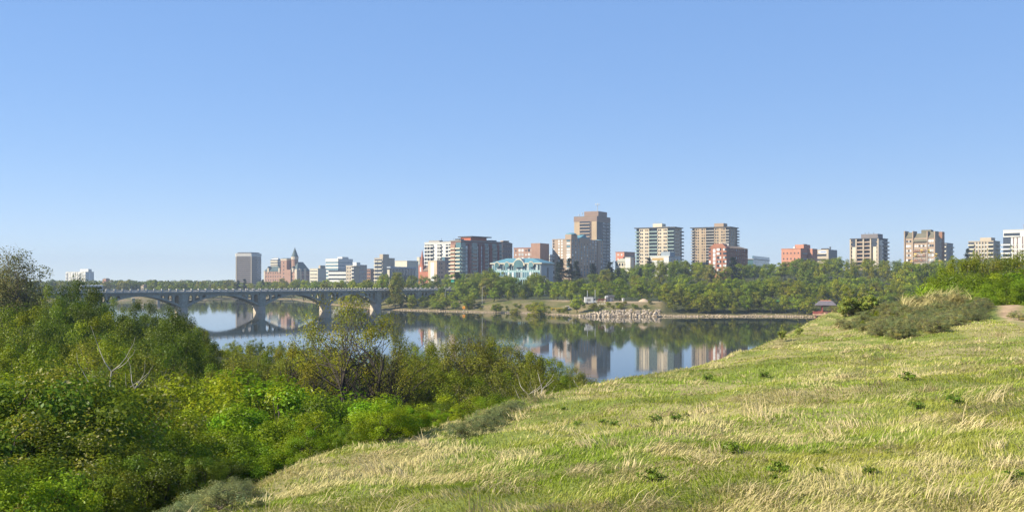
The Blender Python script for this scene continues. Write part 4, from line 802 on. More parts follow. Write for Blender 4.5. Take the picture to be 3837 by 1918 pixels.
for xx in (-hw*0.3, hw*0.48): 
    for yy in (-2.2, 2.4): MB().box(xx-0.22, xx+0.22, yy-0.22, yy+0.22, zd, Zg(1145)).build("post", redw, g)
zr = Zg(1166)
for (x0, x1, y0, y1) in ((-hw, -hw*0.6, -2.75, -2.6), (-hw, -hw+0.15, -2.6, 3.1), (-hw*0.6, hw*0.85, 3.0, 3.15)):
    MB().box(x0, x1, y0, y1, zd+0.05, zr).build("railing", redw, g)
for i in range(11):
    xx = -hw*0.55+i*hw*0.135; MB().box(xx, xx+0.1, -2.75, -2.65, zd, zr-0.4).build("baluster", redl, g)
MB().box(-hw*0.55, hw*0.85, -2.8, -2.6, zr-0.4, zr-0.25).build("handrail", redl, g)
MB().box(-0.6, 1.9, 0.8, 1.5, zd, zd+0.75).build("bench", paint("bench_pale", (0.62, 0.50, 0.33)), g)

# work site on the terrace
def vehicle_box(name, label, cat, px, D, w, d, h, mat, rz=0.0, wheels=True, glassm=None, cab=0.0):
    x, y, z = on_bank(px, D); r = empty(name, (x, y, z), rz, label, cat)
    MB().box(-w/2, w/2, -d/2, d/2, 0.45 if wheels else 0.02, h).build("body", mat, r)
    if cab: MB().frustum([(w/2, -d/2+0.1, 0.45), (w/2+cab, -d/2+0.1, 0.45), (w/2+cab, d/2-0.1, 0.45), (w/2, d/2-0.1, 0.45)], [(w/2, -d/2+0.15, h*0.85), (w/2+cab*0.55, -d/2+0.15, h*0.85), (w/2+cab*0.55, d/2-0.15, h*0.85), (w/2, d/2-0.15, h*0.85)]).build("cab", mat, r); MB().box(w/2+0.15, w/2+cab*0.5, -d/2+0.04, -d/2+0.12, h*0.5, h*0.8).build("side_window", gl_d, r)
    if wheels:
        me = MB()
        n = 14; me.frustum([(0.42*math.cos(2*math.pi*i/n), -0.12, 0.42*math.sin(2*math.pi*i/n)) for i in range(n)], [(0.42*math.cos(2*math.pi*i/n), 0.12, 0.42*math.sin(2*math.pi*i/n)) for i in range(n)])
        mm = me.mesh("wheel", dkgrey)
        for xx in (-w/2+0.9, w/2-0.5 if not cab else w/2+cab*0.5):
            for yy in (-d/2, d/2): link("wheel", mm, r, (xx, yy, 0.42))
    return r
wpaint = paint("vehicle_white", (0.56, 0.56, 0.54), 0.4, 0.1, 0.6, spec=0.5)
Ts = 432
v = vehicle_box("work_truck", "white box truck parked on the terrace among the bushes", "truck", 2206, Ts, 3.6, 2.2, 3.0, wpaint, 0.1, cab=1.5)
MB().box(-1.9, 1.9, -1.15, 1.15, 3.0, 3.12).build("roof_cap", grey, v); MB().box(-1.0, 0.6, -1.14, -1.08, 1.2, 2.2).build("side_panel", grey, v)
v = vehicle_box("pickup_truck", "small white pickup beside the yellow barrier rail", "pickup", 2121, Ts-4, 2.6, 1.8, 1.2, wpaint, 0.05, cab=1.6); MB().box(-0.2, 1.3, -0.85, 0.85, 1.2, 1.85).build("cabin", wpaint, v); MB().box(0.0, 1.1, -0.88, -0.84, 1.3, 1.75).build("side_window", gl_d, v)
v = vehicle_box("tank_trailer", "white trailer half hidden by the leaning willow bush", "trailer", 2157, Ts+3, 3.4, 2.0, 2.4, wpaint, -0.1); MB().box(-1.2, 1.2, -1.03, -0.98, 1.2, 1.9).build("side_window", gl_b, v); MB().tube((1.7, 0, 0.6), (3.0, 0, 0.5), 0.08).build("hitch", dkgrey, v)
for px, hh in ((2201, 5.6), (2230, 5.4)):
    x, y, z = on_bank(px, Ts+2); p = empty("marker_pole", (x, y, z), 0, "tall pale pole standing on the terrace behind the white truck", "pole", "pale poles on the terrace")
    MB().cyl(0, 0, 0, hh, 0.13, 0.11, n=8).build("shaft", steel, p); MB().cyl(0, 0, hh, hh+0.12, 0.16, n=8).build("cap", white, p)
x, y, z = on_bank(2272.5, Ts); p = empty("portable_toilet", (x, y, z), 0.2, "white portable toilet cabin beside the dark-roofed shed", "toilet")
MB().box(-0.6, 0.6, -0.6, 0.6, 0, 2.2).build("cabin", wpaint, p); MB().hip(-0.65, 0.65, -0.65, 0.65, 2.2, 2.45, 0.2, 0.2).build("roof", wpaint, p); MB().box(-0.4, 0.4, -0.64, -0.58, 0.1, 1.9).build("door", grey, p)
x, y, z = on_bank(2286, Ts+2); p = empty("work_shed", (x, y, z), 0.15, "small shed with dark pitched roof on the terrace", "shed")
MB().box(-1.4, 1.4, -1.2, 1.2, 0, 1.9).build("wall", grey, p); MB().poly([(-1.8, -1.5, 1.9), (1.8, -1.5, 1.9), (1.8, 1.5, 1.9), (-1.8, 1.5, 1.9), (-1.8, 0, 2.8), (1.8, 0, 2.8)], [(0, 1, 5, 4), (2, 3, 4, 5), (1, 2, 5), (3, 0, 4), (0, 3, 2, 1)]).build("roof", dkgrey, p); MB().box(-0.4, 0.4, -1.26, -1.18, 0, 1.6).build("door", white, p)
x, y, z = on_bank(2256, Ts-1); p = empty("barrier_rail", (x, y, z), 0.1, "dark red barrier beam between the truck and the toilet cabin", "barrier")
MB().box(-1.9, 1.9, -0.12, 0.12, 1.0, 1.45).build("beam", maroon, p); [MB().box(xx-0.1, xx+0.1, -0.1, 0.1, 0, 1.0).build("post", maroon, p) for xx in (-1.6, 0, 1.6)]
x, y, z = on_bank(2088, Ts); p = empty("barrier_rail", (x, y, z), 0.05, "thin yellow barrier rail under the trees left of the pickup", "barrier")
MB().box(-3, 3, -0.06, 0.06, 0.95, 1.15).build("rail", paint("paint_yellow", (0.62, 0.40, 0.05)), p); [MB().box(xx-0.07, xx+0.07, -0.07, 0.07, 0, 1.3).build("post", MATS["paint_yellow"], p) for xx in (-2.4, -0.8, 0.8, 2.4)]
x, y, z = on_bank(2335, Ts+2); p = empty("waste_bin", (x, y, z), 0.3, "white bin standing by itself at the terrace edge", "bin")
MB().frustum([(-0.35, -0.35, 0), (0.35, -0.35, 0), (0.35, 0.35, 0), (-0.35, 0.35, 0)], [(-0.45, -0.45, 1.2), (0.45, -0.45, 1.2), (0.45, 0.45, 1.2), (-0.45, 0.45, 1.2)]).build("tub", wpaint, p); MB().hip(-0.5, 0.5, -0.5, 0.5, 1.2, 1.35, 0.1, 0.1).build("lid", wpaint, p)
for j, px in enumerate((2238, 2247, 2256, 2265)):
    x, y, z = on_bank(px, Ts-12); p = empty("trestle", (x, y, z), random.uniform(-0.3, 0.3), "small white trestle on the slope below the truck", "trestle", "white trestles below the truck")
    m_ = MB().tube((-0.5, 0, 0), (0, 0, 1.0), 0.08, n=5).tube((0.5, 0, 0), (0, 0, 1.0), 0.08, n=5); m_.build("leg", white, p); MB().box(-0.12, 0.12, -0.4, 0.4, 0.96, 1.08).build("bar", white, p)
x, y, z = on_bank(2412, Ts-1)
m_ = MB(); prev = None
pile_r = [(2.2, -0.2), (1.7, 0.35), (1.0, 0.85), (0.4, 1.15)]
for (r0, z0), (r1, z1) in zip(pile_r[:-1], pile_r[1:]): m_.cyl(0, 0, z0, z1, r0*1.2, r1*1.2, n=14)
p = m_.build("sand_heap", paint("sand", (0.44, 0.33, 0.22)), None, (x, y, z)); tag(p, "low heap of tan sand at the end of the dirt terrace", "sand heap")

# orange warning board on the shore
x, y, z = on_bank(1738, shore_D(1738)+4); z0 = zof(1157, y)
p = empty("warning_board", (x, y, z), 0, "small orange warning board on a post at the far waterline", "sign")
MB().box(-0.08, 0.08, -0.05, 0.05, -0.2, z0-z).build("post", steel, p); MB().box(-0.6, 0.6, -0.09, -0.03, z0-z, z0-z+1.25).build("board", paint("sign_amber", (0.85, 0.36, 0.02), 0.6, 0.05), p); MB().box(-0.25, 0.25, -0.12, -0.095, z0-z+0.4, z0-z+0.8).build("mark", maroon, p)

# street lamps and the green road sign
def lamp(px, D, ybot, ytop, arm, label):
    x = (px-CX)/FPX*D; zb = min(ter1(x, D), zof(ybot, D)); h = zof(ytop, D)-zb
    p = empty("street_lamp", (x, D, zb), 0, label, "street lamp"); m_ = MB().tube((0, 0, 0), (0, 0, h*0.8), 0.11, 0.08)
    P = [(0, 0, h*0.8), (arm*0.12, 0, h*0.92), (arm*0.45, 0, h*0.99), (arm, 0, h)]
    for a, b_ in zip(P[:-1], P[1:]): m_.tube(a, b_, 0.07, 0.06)
    m_.build("pole", steel, p); MB().box(min(arm, arm*1.35), max(arm, arm*1.35), -0.16, 0.16, h-0.1, h+0.08).build("lamp_head", steel, p)
lamp(1807, 470, 1105, 1073, 1.2, "pale curved street lamp among the bushes at the bridge end")
lamp(2041, 560, 1072, 1043, 1.6, "pale curved street lamp in front of the turquoise-roofed hotel's side")
lamp(1668, 470, 1118, 1083, 0.9, "straight pale lamp standing against the bridge's shore end")
lamp(1573, 560, 1075, 1063, 0.9, "short pale lamp showing above the parapet near the church")
x, y, z = on_bank(1697, 560); p = empty("road_sign", (x, y, z), 0, "green overhead road sign in front of the dark spruce", "sign")
MB().box(-0.1, 0.1, 0.05, 0.2, 0, zof(1052, y)-z).build("post", steel, p); MB().box(-1.0, 1.0, -0.05, 0.05, zof(1060, y)-z, zof(1049, y)-z).build("panel", paint("sign_green", (0.02, 0.40, 0.28), 0.5, 0.05), p); MB().box(-0.7, 0.6, -0.08, -0.055, zof(1056, y)-z, zof(1055, y)-z).build("legend_line", paint("sign_pale", (0.5, 0.75, 0.65)), p)

# bus on the bridge
bus = empty("white_bus", (BR.location.x+(-74.5)*0.7071-2.2*0.7071, BR.location.y-74.5*0.7071+2.2*0.7071, DT+0.06), math.radians(45), "white bus driving across the bridge", "bus")
MB().box(-4.2, 4.2, 0, 2.4, 0.45, 3.0).build("body", wpaint, bus); MB().box(-3.9, 3.9, -0.03, 0, 1.5, 2.4).build("window_band", gl_d, bus); MB().hip(-4.1, 4.1, 0.1, 2.3, 3.0, 3.2, 0.3, 0.3).build("roof", wpaint, bus); MB().box(-4.23, -4.2, 0.2, 2.2, 1.3, 2.6).build("windscreen", gl_d, bus)
me = MB(); n = 14; me.frustum([(0.48*math.cos(2*math.pi*i/n), -0.13, 0.48*math.sin(2*math.pi*i/n)) for i in range(n)], [(0.48*math.cos(2*math.pi*i/n), 0.13, 0.48*math.sin(2*math.pi*i/n)) for i in range(n)]); mm = me.mesh("wheel", dkgrey)
for xx in (-2.8, 2.6):
    for yy in (0.1, 2.3): link("wheel", mm, bus, (xx, yy, 0.48))

# ferris wheel
D = 470; fx = (3469-CX)/FPX*D; fz = zof(997, D); Rw = 57/FPX*D; zb = ter1(fx, D)
fw = empty("ferris_wheel", (fx, D, zb), math.radians(4), "small ferris wheel with yellow gondolas rising out of the treetops", "ferris wheel"); h = fz-zb
wsteel = paint("wheel_steel", (0.30, 0.34, 0.32), 0.6, 0.1)
ring = MB(); n = 28
for yy in (-0.6, 0.6):
    for i in range(n):
        a, b_ = 2*math.pi*i/n, 2*math.pi*(i+1)/n; ring.tube((Rw*math.cos(a), yy, h+Rw*math.sin(a)), (Rw*math.cos(b_), yy, h+Rw*math.sin(b_)), 0.07, n=4)
ring.build("rim", wsteel, fw)
for i in range(14):
    a = 2*math.pi*(i+0.5)/14; MB().tube((0, -0.6, h), (Rw*math.cos(a), -0.6, h+Rw*math.sin(a)), 0.09, n=4).tube((0, 0.6, h), (Rw*math.cos(a), 0.6, h+Rw*math.sin(a)), 0.09, n=4).build("spoke", wsteel, fw)
gon = MB().cyl(0, 0, -0.75, -0.15, 0.45, 0.95, n=10).cyl(0, 0, 0.55, 0.95, 1.0, 0.15, n=10).tube((0, 0, -0.2), (0, 0, 0.6), 0.08, n=5).mesh("gondola", paint("gondola_yellow", (0.75, 0.50, 0.05), 0.5, 0.1, rand=0.1))
for i in range(12):
    a = 2*math.pi*i/12+0.27; link("gondola", gon, fw, (Rw*math.cos(a), 0, h+Rw*math.sin(a)))
MB().tube((-3.2, 1.2, 0), (0, 0.7, h), 0.2).tube((3.2, 1.2, 0), (0, 0.7, h), 0.2).tube((-3.2, -1.2, 0), (0, -0.7, h), 0.2).tube((3.2, -1.2, 0), (0, -0.7, h), 0.2).build("support_frame", wsteel, fw); MB().tube((0, -0.9, h), (0, 0.9, h), 0.45, n=12).build("hub", wsteel, fw)

# white domed pavilion
x, y, z = on_bank(3752, 455); zt = zof(1015, y)-z; zl = zof(1033, y)-z
p = empty("domed_pavilion", (x, y, z), 0, "white domed pavilion roof showing among the right-hand trees", "pavilion")
class _R: pass
rr_ = _R(); rr_.mesh = lambda mb, nm, mat: mb.build(nm, mat, p)
dome(rr_, 0, 0, 1.95, 1.95, zl, zt, "dome", wpaint); MB().cyl(0, 0, zl-0.35, zl, 2.1, n=16).build("rim", gl_b, p); [MB().cyl(1.7*math.cos(a), 1.7*math.sin(a), 0, zl-0.3, 0.15, n=6).build("post", white, p) for a in np.linspace(0, 5.24, 6)]

# small far houses left of the tower
for px0, px1, yt, D, mt_, lb in ((384, 405, 1047, 1250, brick_o, "small orange brick building in the far woods beyond the bridge"), (528, 544, 1073, 880, beige, "tiny tan hut showing just over the bridge parapet"), (455, 468, 1060, 1150, cream, "little cream house in the far woods beyond the bridge")):
    bb = B("far_house", lb, px0, (px0*0.4+px1*0.6), px1, D, 35, yt, cat="house"); bb.body(mt_); bb.mesh(MB().hip(-0.4, bb.w+0.4, -0.4, bb.d+0.4, bb.H, bb.H+1.6, 1.5, 2), "roof", brownrf); bb.win('L', [0.3, 0.7], [max(1.0, bb.H-2.6)], 1.1, 1.3, gl_d)
for px in (500, 594):
    x = (px-CX)/FPX*640; p = empty("old_pier", (x, 640, -2), 0.4, "pale stub of an old pier in the water past the bridge", "pier", "old piers past the bridge")
    MB().box(-0.9, 0.9, -1.5, 1.5, 0, 5.2).build("shaft", conc_b, p); MB().hip(-1.1, 1.1, -1.7, 1.7, 5.2, 5.6, 0.3, 0.3).build("cap", conc_b, p)

# ------------------------------------------------------------------ far-bank trees
TP = np.array([(200,1062),(900,1058),(960,1056),(1000,1054),(1040,1048),(1080,1036),(1120,1050),(1180,1050),(1225,1042),(1300,1046),(1400,1042),(1440,1026),(1500,1022),(1560,1026),(1650,1027),(1720,1024),(1800,1018),(1838,1004),(1880,1020),(1920,1026),(1945,1056),(1970,1060),(1985,1030),(2004,1014),(2030,1024),(2060,1054),(2100,1052),(2200,1034),(2300,995),(2350,1002),(2400,992),(2450,977),(2520,974),(2600,977),(2650,988),(2700,996),(2780,990),(2850,988),(2900,985),(2960,972),(3000,967),(3060,972),(3150,962),(3200,977),(3250,972),(3350,972),(3400,978),(3450,985),(3500,978),(3560,968),(3700,968),(3900,968)])
def Tpx(px): return float(np.interp(px, TP[:, 0], TP[:, 1]))
FLAB = ["mid green broad-crowned tree in the far riverbank wood", "yellow green tree in the far riverbank wood", "dark green spreading tree in the far riverbank wood", "olive green narrow tree in the far riverbank wood", "bright lime green tree in the far riverbank wood", "wide mid green many-lobed tree in the far riverbank wood"]
tree_count = 0
def far_tree(px, D, top=None, hgt=None, kind=None, wide=1.0, shore=False):
    global tree_count
    x = (px-CX)/FPX*D; z = ter1(x, D)
    h = hgt if hgt else 8.5*random.uniform(0.8, 1.2)
    if top is not None: h = zof(top, D)-z
    h = min(h, zof(Tpx(px)+random.uniform(-2, 7), D)-z)
    if h < 2.0: return
    kind = kind if kind is not None else random.choice([0, 1, 2, 3, 4, 5, 5, 0]); pr = FARP[kind]; s = h/pr["h"]
    wd = wide*min(max(s, 0.72), 1.25)*random.uniform(0.9, 1.15)
    r = place(pr, "willow_thicket_bush" if shore else "deciduous_tree", x, D, z-0.1, wd, random.random()*6.28, FLAB[kind].replace("tree in the far riverbank wood", "willow bush fringing the far waterline") if shore else FLAB[kind], "bush" if shore else "tree", ("waterline bushes, kind %d" if shore else "far bank wood, kind %d") % (kind+1), sz=s)
    tree_count += 1
rows = [(9, 8.0), (24, 9.0), (52, 10), (95, 10.5), (160, 12), (250, 12)]
CLEAR = [(2120, 2478)]
for off, hh in rows:
    px = 1445 + random.uniform(0, 30)
    while px < 3960:
        Ds = shore_D(px); D = Ds+off+random.uniform(-0.25, 0.25)*off
        step = 10.0*FPX/D*(random.uniform(0.42, 0.62) if off < 30 else random.uniform(0.6, 0.95))
        ok = True
        if off < 45 and 1765 < px < 2476: ok = False
        if off < 20 and 1430 < px < 1560: ok = random.random() < 0.5
        if 25 < off < 70 and 2885 < px < 2970: ok = False
        if off < 20 and 3035 < px < 3160: ok = False
        if off >= 200 and px < 1750: ok = False
        if 1925 < px < 1990 and off > 60: ok = False
        if off > 100 and 3405 < px < 3535 and D < 478: ok = True
        if ok:
            fr_ = off < 30
            kind = random.choice([1, 3, 1, 0, 4]) if fr_ and px > 2470 else None
            if fr_ and px < 1765: kind = random.choice([4, 1, 0])
            if off >= 150: far_tree(px, D, top=Tpx(px)+random.uniform(-3, 10), kind=kind)
            elif fr_ and px < 1765: far_tree(px, D, hgt=random.uniform(4.0, 6.5), kind=kind, shore=True)
            else: far_tree(px, D, hgt=hh*random.uniform(0.75, 1.1), kind=kind, shore=fr_)
        px += step
# beyond the bridge
for off, hh in ((10, 8), (45, 12)):
    px = 560
    while px < 1500:
        D = shore_D(px)+off+random.uniform(-4, 8); far_tree(px, D, top=Tpx(px)+(14 if off < 30 else 0)+random.uniform(-2, 8), kind=random.choice([0, 1, 3, 5, 4])); px += 10*FPX/D*random.uniform(0.6, 1.0)
for px, D, tp in ((3395, 450, 984), (3422, 446, 990), (3450, 452, 993), (3478, 448, 990), (3505, 452, 988), (3535, 448, 982)): far_tree(px, D, top=tp, kind=random.choice([0, 4, 1]), wide=1.2)
# round trees that stand clear of the wood
for px, D, top, kd, wd in ((1850, 540, 1004, 0, 1.5), (1795, 545, 1020, 5, 1.3), (1890, 535, 1024, 0, 1.4), (2005, 545, 1013, 1, 1.2), (1745, 520, 1028, 0, 1.3), (1780, 475, 1071, 4, 1.0), (1850, 470, 1068, 4, 1.25), (1905, 472, 1085, 1, 1.0), (1960, 468, 1078, 1, 1.0), (2020, 480, 1072, 4, 1.1), (2075, 470, 1070, 1, 1.1), (2135, 472, 1075, 1, 1.1), (2190, 475, 1068, 0, 1.2), (2250, 470, 1072, 4, 1.1), (2310, 470, 1075, 1, 1.1), (2365, 466, 1078, 0, 1.1), (2425, 462, 1075, 1, 1.1), (2465, 455, 1080, 4, 1.0)):
    x = (px-CX)/FPX*D; z = ter1(x, D); s = (zof(top, D)-z)/10.0
    place(FARP[kd], "deciduous_tree", x, D, z-0.1, s*wd*0.85, random.random()*6.28, ["broad tree standing clear at the foot of the turquoise-roofed hotel", "rounded tree along the terrace behind the far bank"][0 if D > 500 else 1], "tree", "trees by the hotel" if D > 500 else "trees along the terrace", sz=s)
# bushes on the bare bank
for px, D, hpx, kd, wd, lb in ((2022, 408, 1122, 1, 1.5, "round green bush low on the bare bank below the terrace"), (2160, 412, 1092, 4, 1.0, "leaning willow bush in front of the parked vehicles"), (2225, 410, 1130, 3, 1.5, "dull olive bush above the boulders"), (1860, 440, 1128, 0, 1.4, "dark bush above the waterline near the orange board"), (1930, 425, 1150, 3, 1.6, "low olive bush on the bare slope"), (1640, 468, 1125, 4, 1.6, "bright bush near the shore end of the bridge")):
    x = (px-CX)/FPX*D; z = ter1(x, D); s = (zof(hpx, D)-z)/10.0
    if s > 0.08: place(FARP[kd], "bank_bush", x, D, z-0.15, s*wd, random.random()*6.28, lb, "bush", None, sz=s, parts=("stem", "foliage"))
for i in range(80):
    px = random.uniform(1765, 2470) if i < 62 else random.uniform(1500, 1765); D = shore_D(px)+random.uniform(5, 24)
    if px > 2165 and D < shore_D(px)+13: continue
    x = (px-CX)/FPX*D; z = ter1(x, D); s = random.uniform(0.10, 0.26)
    place(FARP[random.choice([3, 3, 1, 0])], "bank_bush", x, D, z-0.1, s*1.5, random.random()*6.28, "small scrubby tuft of brush dotted over the bare far bank", "bush", "brush tufts on the bare far bank", sz=s, parts=("stem", "foliage"))
# grey-leaved tree
x, y, z = on_bank(2395, 520); greyt = make_plant("grey_tree", 77, 9, 5.0, 1.0, 60, 2400, 0.4, 1.1, 0.2, G_GREY, "grey")
place(greyt, "willow_tree", x, y, z, 1.0, 0.4, "silver grey leaved tree in the middle of the green far wood", "tree", None, sz=(zof(1048, y)-z)/9)
# conifers
for px, D, top, wd, lb in ((2090, 590, 981, 0.85, None), (2104, 585, 968, 1.0, None), (2133, 590, 965, 0.9, None), (2159, 585, 976, 1.15, None), (2222, 600, 986, 1.5, None), (2285, 560, 979, 1.35, None), (2318, 520, 1003, 0.9, None), (2433, 640, 964, 1.3, None), (2399, 520, 1003, 0.8, None), (2747, 560, 962, 1.4, None), (1714, 552, 1018, 1.35, "lone dark spruce rising behind the green road sign"), (893, 800, 1048, 1.0, None), (917, 800, 1044, 1.0, None), (985, 810, 1046, 0.9, None), (3625, 560, 930, 0.8, "thin pale-tipped spruce between two balcony blocks")):
    x = (px-CX)/FPX*D; z = ter1(x, D); s = (zof(top, D)-z)/14.0
    place(SPR[hash(px) % 2], "spruce_tree", x, D, z-0.2, s*wd*0.95, random.random()*6, lb or ("tall dark spruce in the group before the beige hotel" if 2080 < px < 2330 else "dark spruce standing out of the far green wood"), "tree", None if lb else ("spruces before the beige hotel" if 2080 < px < 2330 else "spruces in the far wood"), sz=s)
# distant woods on the horizon, one mass
wv, wc = [], []
r = np.random.default_rng(55)
for i in range(330):
    px = r.uniform(60, 1620); D = r.uniform(900, 1500); x = (px-CX)/FPX*D; z = ter1(x, D); top = 14.0-(1050-HY+r.uniform(-3, 10)+(4 if px > 900 else 0))/FPX*D; h = max(6, top-z)
    n = 230; d = r.normal(0, 1, (n, 3)); d /= np.linalg.norm(d, axis=1)[:, None]; P = d*(r.random(n)**0.4)[:, None]*np.array([6.5, 6.5, h*0.5])+np.array([x, D, z+h*0.5])
    v, f, c = leaves_np(P, d+np.array([0, 0, 0.4]), 2.0, leaf_cols(r, n, np.array(random.choice([G_MID, G_DARK, G_OLIVE]))*r.uniform(0.6, 1.0), 0.2, 0.08), r, 0.8); wv.append(v); wc.append(c)
wv = np.concatenate(wv); tag(link("distant_woods", mesh_np("distant_woods", wv, quads=np.arange(len(wv)).reshape(-1, 4), mat=FOL, col=np.concatenate(wc))), "far-off band of green woods along the horizon", "woods", kind="stuff")

# ------------------------------------------------------------------ near-bank trees and shrubs
K = {}
K["lime"] = make_plant("bush_lime", 301, 3.0, 1.75, 0.0, 62, 22000, 0.052, 0.34, 0.05, (0.210, 0.300, 0.008), "dark", stems=5, bias=0.3)
K["green"] = make_plant("bush_green", 302, 3.0, 1.8, 0.0, 62, 22000, 0.052, 0.34, 0.05, (0.175, 0.258, 0.010), "dark", stems=5, bias=0.3)
K["yellow"] = make_plant("bush_yellow", 303, 3.2, 1.5, 0.1, 62, 22000, 0.052, 0.34, 0.045, (0.240, 0.300, 0.009), "grey", stems=6, bias=0.3)
K["flower"] = make_plant("bush_flower", 304, 3.2, 2.0, 0.0, 62, 22000, 0.045, 0.34, 0.05, (0.235, 0.262, 0.016), "dark", stems=6, bias=0.3, flower=((0.46, 0.44, 0.17), 0.16))
K["shade"] = make_plant("bush_dark", 305, 3.0, 1.9, 0.0, 62, 22000, 0.052, 0.34, 0.05, (0.115, 0.155, 0.010), "dark", stems=5, bias=0.3)
K["sage"] = make_plant("bush_sage", 306, 1.0, 0.95, 0.0, 87, 7000, 0.035, 0.16, 0.02, (0.20, 0.22, 0.08), "grey", stems=6, bias=0.45)
K["scrub"] = make_plant("bush_scrub", 307, 1.5, 1.35, 0.0, 100, 9000, 0.045, 0.20, 0.02, (0.29, 0.285, 0.095), "grey", stems=7, bias=0.5, twig=1)
K["pale"] = make_plant("bush_pale", 308, 2.2, 1.0, 0.3, 45, 1100, 0.17, 0.22, 0.03, (0.30, 0.33, 0.060), "grey", stems=5, bias=0.5)
K["t_dark"] = make_plant("tree_dark", 311, 10, 4.6, 0.8, 85, 27000, 0.135, 1.0, 0.22, (0.098, 0.150, 0.008), "dark", bias=0.32)
K["t_mid"] = make_plant("tree_mid", 312, 10, 4.2, 0.8, 85, 27000, 0.135, 1.0, 0.20, (0.150, 0.200, 0.009), "dark", bias=0.32, stems=2)
K["t_yel"] = make_plant("tree_yellow", 313, 10, 3.9, 0.8, 85, 23000, 0.13, 0.95, 0.18, (0.215, 0.255, 0.009), "grey", bias=0.36, stems=3)
K["t_olive"] = make_plant("tree_olive", 314, 9, 3.9, 0.6, 100, 14000, 0.12, 0.85, 0.16, (0.205, 0.220, 0.020), "grey", bias=0.45, stems=4, twig=2, drop_tw=1)
K["t_hero"] = make_plant("tree_hero", 315, 9, 4.4, 4.6, 80, 8500, 0.085, 0.66, 0.42, (0.235, 0.240, 0.013), "dark", bias=0.42, stems=4, twig=1, drop_tw=1, spread=0.85)
K["t_pop"] = make_plant("tree_poplar", 316, 14, 3.2, 4.0, 137, 8000, 0.15, 0.8, 0.25, (0.170, 0.180, 0.06), "grey", bias=0.5, stems=2, twig=2, drop_tw=1)
KL = {"lime": "lime green leafy shrub", "green": "fresh green rounded shrub", "yellow": "yellow green upright shrub", "flower": "shrub speckled with pale yellow blossom", "shade": "dark green shrub", "t_dark": "dense dark green tree", "t_mid": "mid green bushy tree", "t_yel": "feathery yellow green tree", "t_olive": "thinly leaved olive brown tree with bare twigs", "sage": "low grey green sage shrub", "scrub": "grey brown scrubby bush"}
def near(kd, px, D, top, where, wd=1.0, name=None, label=None, group=True, minh=0.5, tilt=0.0):
    x = (px-CX)/FPX*D; z = ter1(x, D); pr = K[kd]; h = max(minh, zof(top, D)-z); s = h/pr["h"]
    tree = kd.startswith("t_")
    lb = label or (KL[kd]+" "+where)
    return place(pr, name or ("riverside_tree" if tree else "shrub"), x, D, z-0.08, s*wd, random.random()*6.28, lb, "tree" if tree else "shrub", (KL[kd]+"s "+where) if label is None else None, parts=("trunk", "crown") if tree else ("stem", "foliage"), sz=s, tilt=tilt)
def strip_of(kinds, prof, D0, D1, step, where, wd=1.0, jit=14, minh=0.6):
    pr = np.array(prof, float); px = pr[0, 0]
    while px <= pr[-1, 0]:
        D = random.uniform(D0, D1); near(random.choice(kinds), px+random.uniform(-0.3, 0.3)*step, D, float(np.interp(px, pr[:, 0], pr[:, 1]))+random.uniform(-0.4, 1.0)*jit, where, wd*random.uniform(0.9, 1.15), minh=minh); px += step*random.uniform(0.8, 1.2)
random.seed(21)
W1, W2, W3, W4 = "in the wooded flat behind the bushes", "on the slope below the grassy hill", "at the edge of the grassy hill", "on the wooded flat near the water"
# far edge of the wooded flat
strip_of(["t_yel", "t_mid", "t_olive"], [(770, 1285), (840, 1276), (1000, 1272), (1120, 1280), (1250, 1300)], 120, 170, 40, W4, 0.75, jit=10)
strip_of(["t_mid", "t_dark", "t_dark"], [(-140, 1040), (-40, 1030), (60, 1060), (120, 1085), (160, 1105), (200, 1095), (245, 1075), (330, 1092), (400, 1112), (450, 1135), (520, 1135), (600, 1150), (650, 1180)], 88, 112, 46, W4, 0.62, jit=8)
strip_of(["t_yel", "t_mid", "t_olive"], [(380, 1150), (520, 1165), (640, 1190), (740, 1210), (800, 1280)], 95, 125, 44, W4, 0.65, jit=12)
near("t_dark", 250, 84, 1056, W1, 0.62); near("t_dark", 325, 80, 1088, W1, 0.7); near("t_mid", 200, 82, 1092, W1, 0.55); near("t_pop", 60, 86, 945, "", 1.0, label="tall half-bare poplar rising above the left-hand wood", name="poplar_tree"); near("t_pop", 8, 92, 965, "", 0.8, label="second half-bare poplar beside the tallest one", name="poplar_tree")
strip_of(["t_dark", "t_mid", "t_dark", "t_yel"], [(-140, 1160), (60, 1170), (200, 1160), (380, 1180), (520, 1215), (620, 1200), (700, 1190), (770, 1240), (830, 1330)], 62, 78, 58, W1, 0.7)
near("t_dark", 690, 60, 1186, W1, 0.62); near("t_dark", 610, 56, 1230, W1, 0.62)
strip_of(["t_olive", "t_yel", "t_mid"], [(-140, 1330), (100, 1310), (300, 1320), (450, 1290), (640, 1350), (800, 1390), (950, 1330), (1030, 1340)], 44, 58, 62, W1, 0.7)
strip_of(["t_yel", "t_olive", "t_yel"], [(830, 1300), (950, 1290), (1080, 1310), (1200, 1300), (1420, 1330)], 72, 100, 52, W1, 0.75)
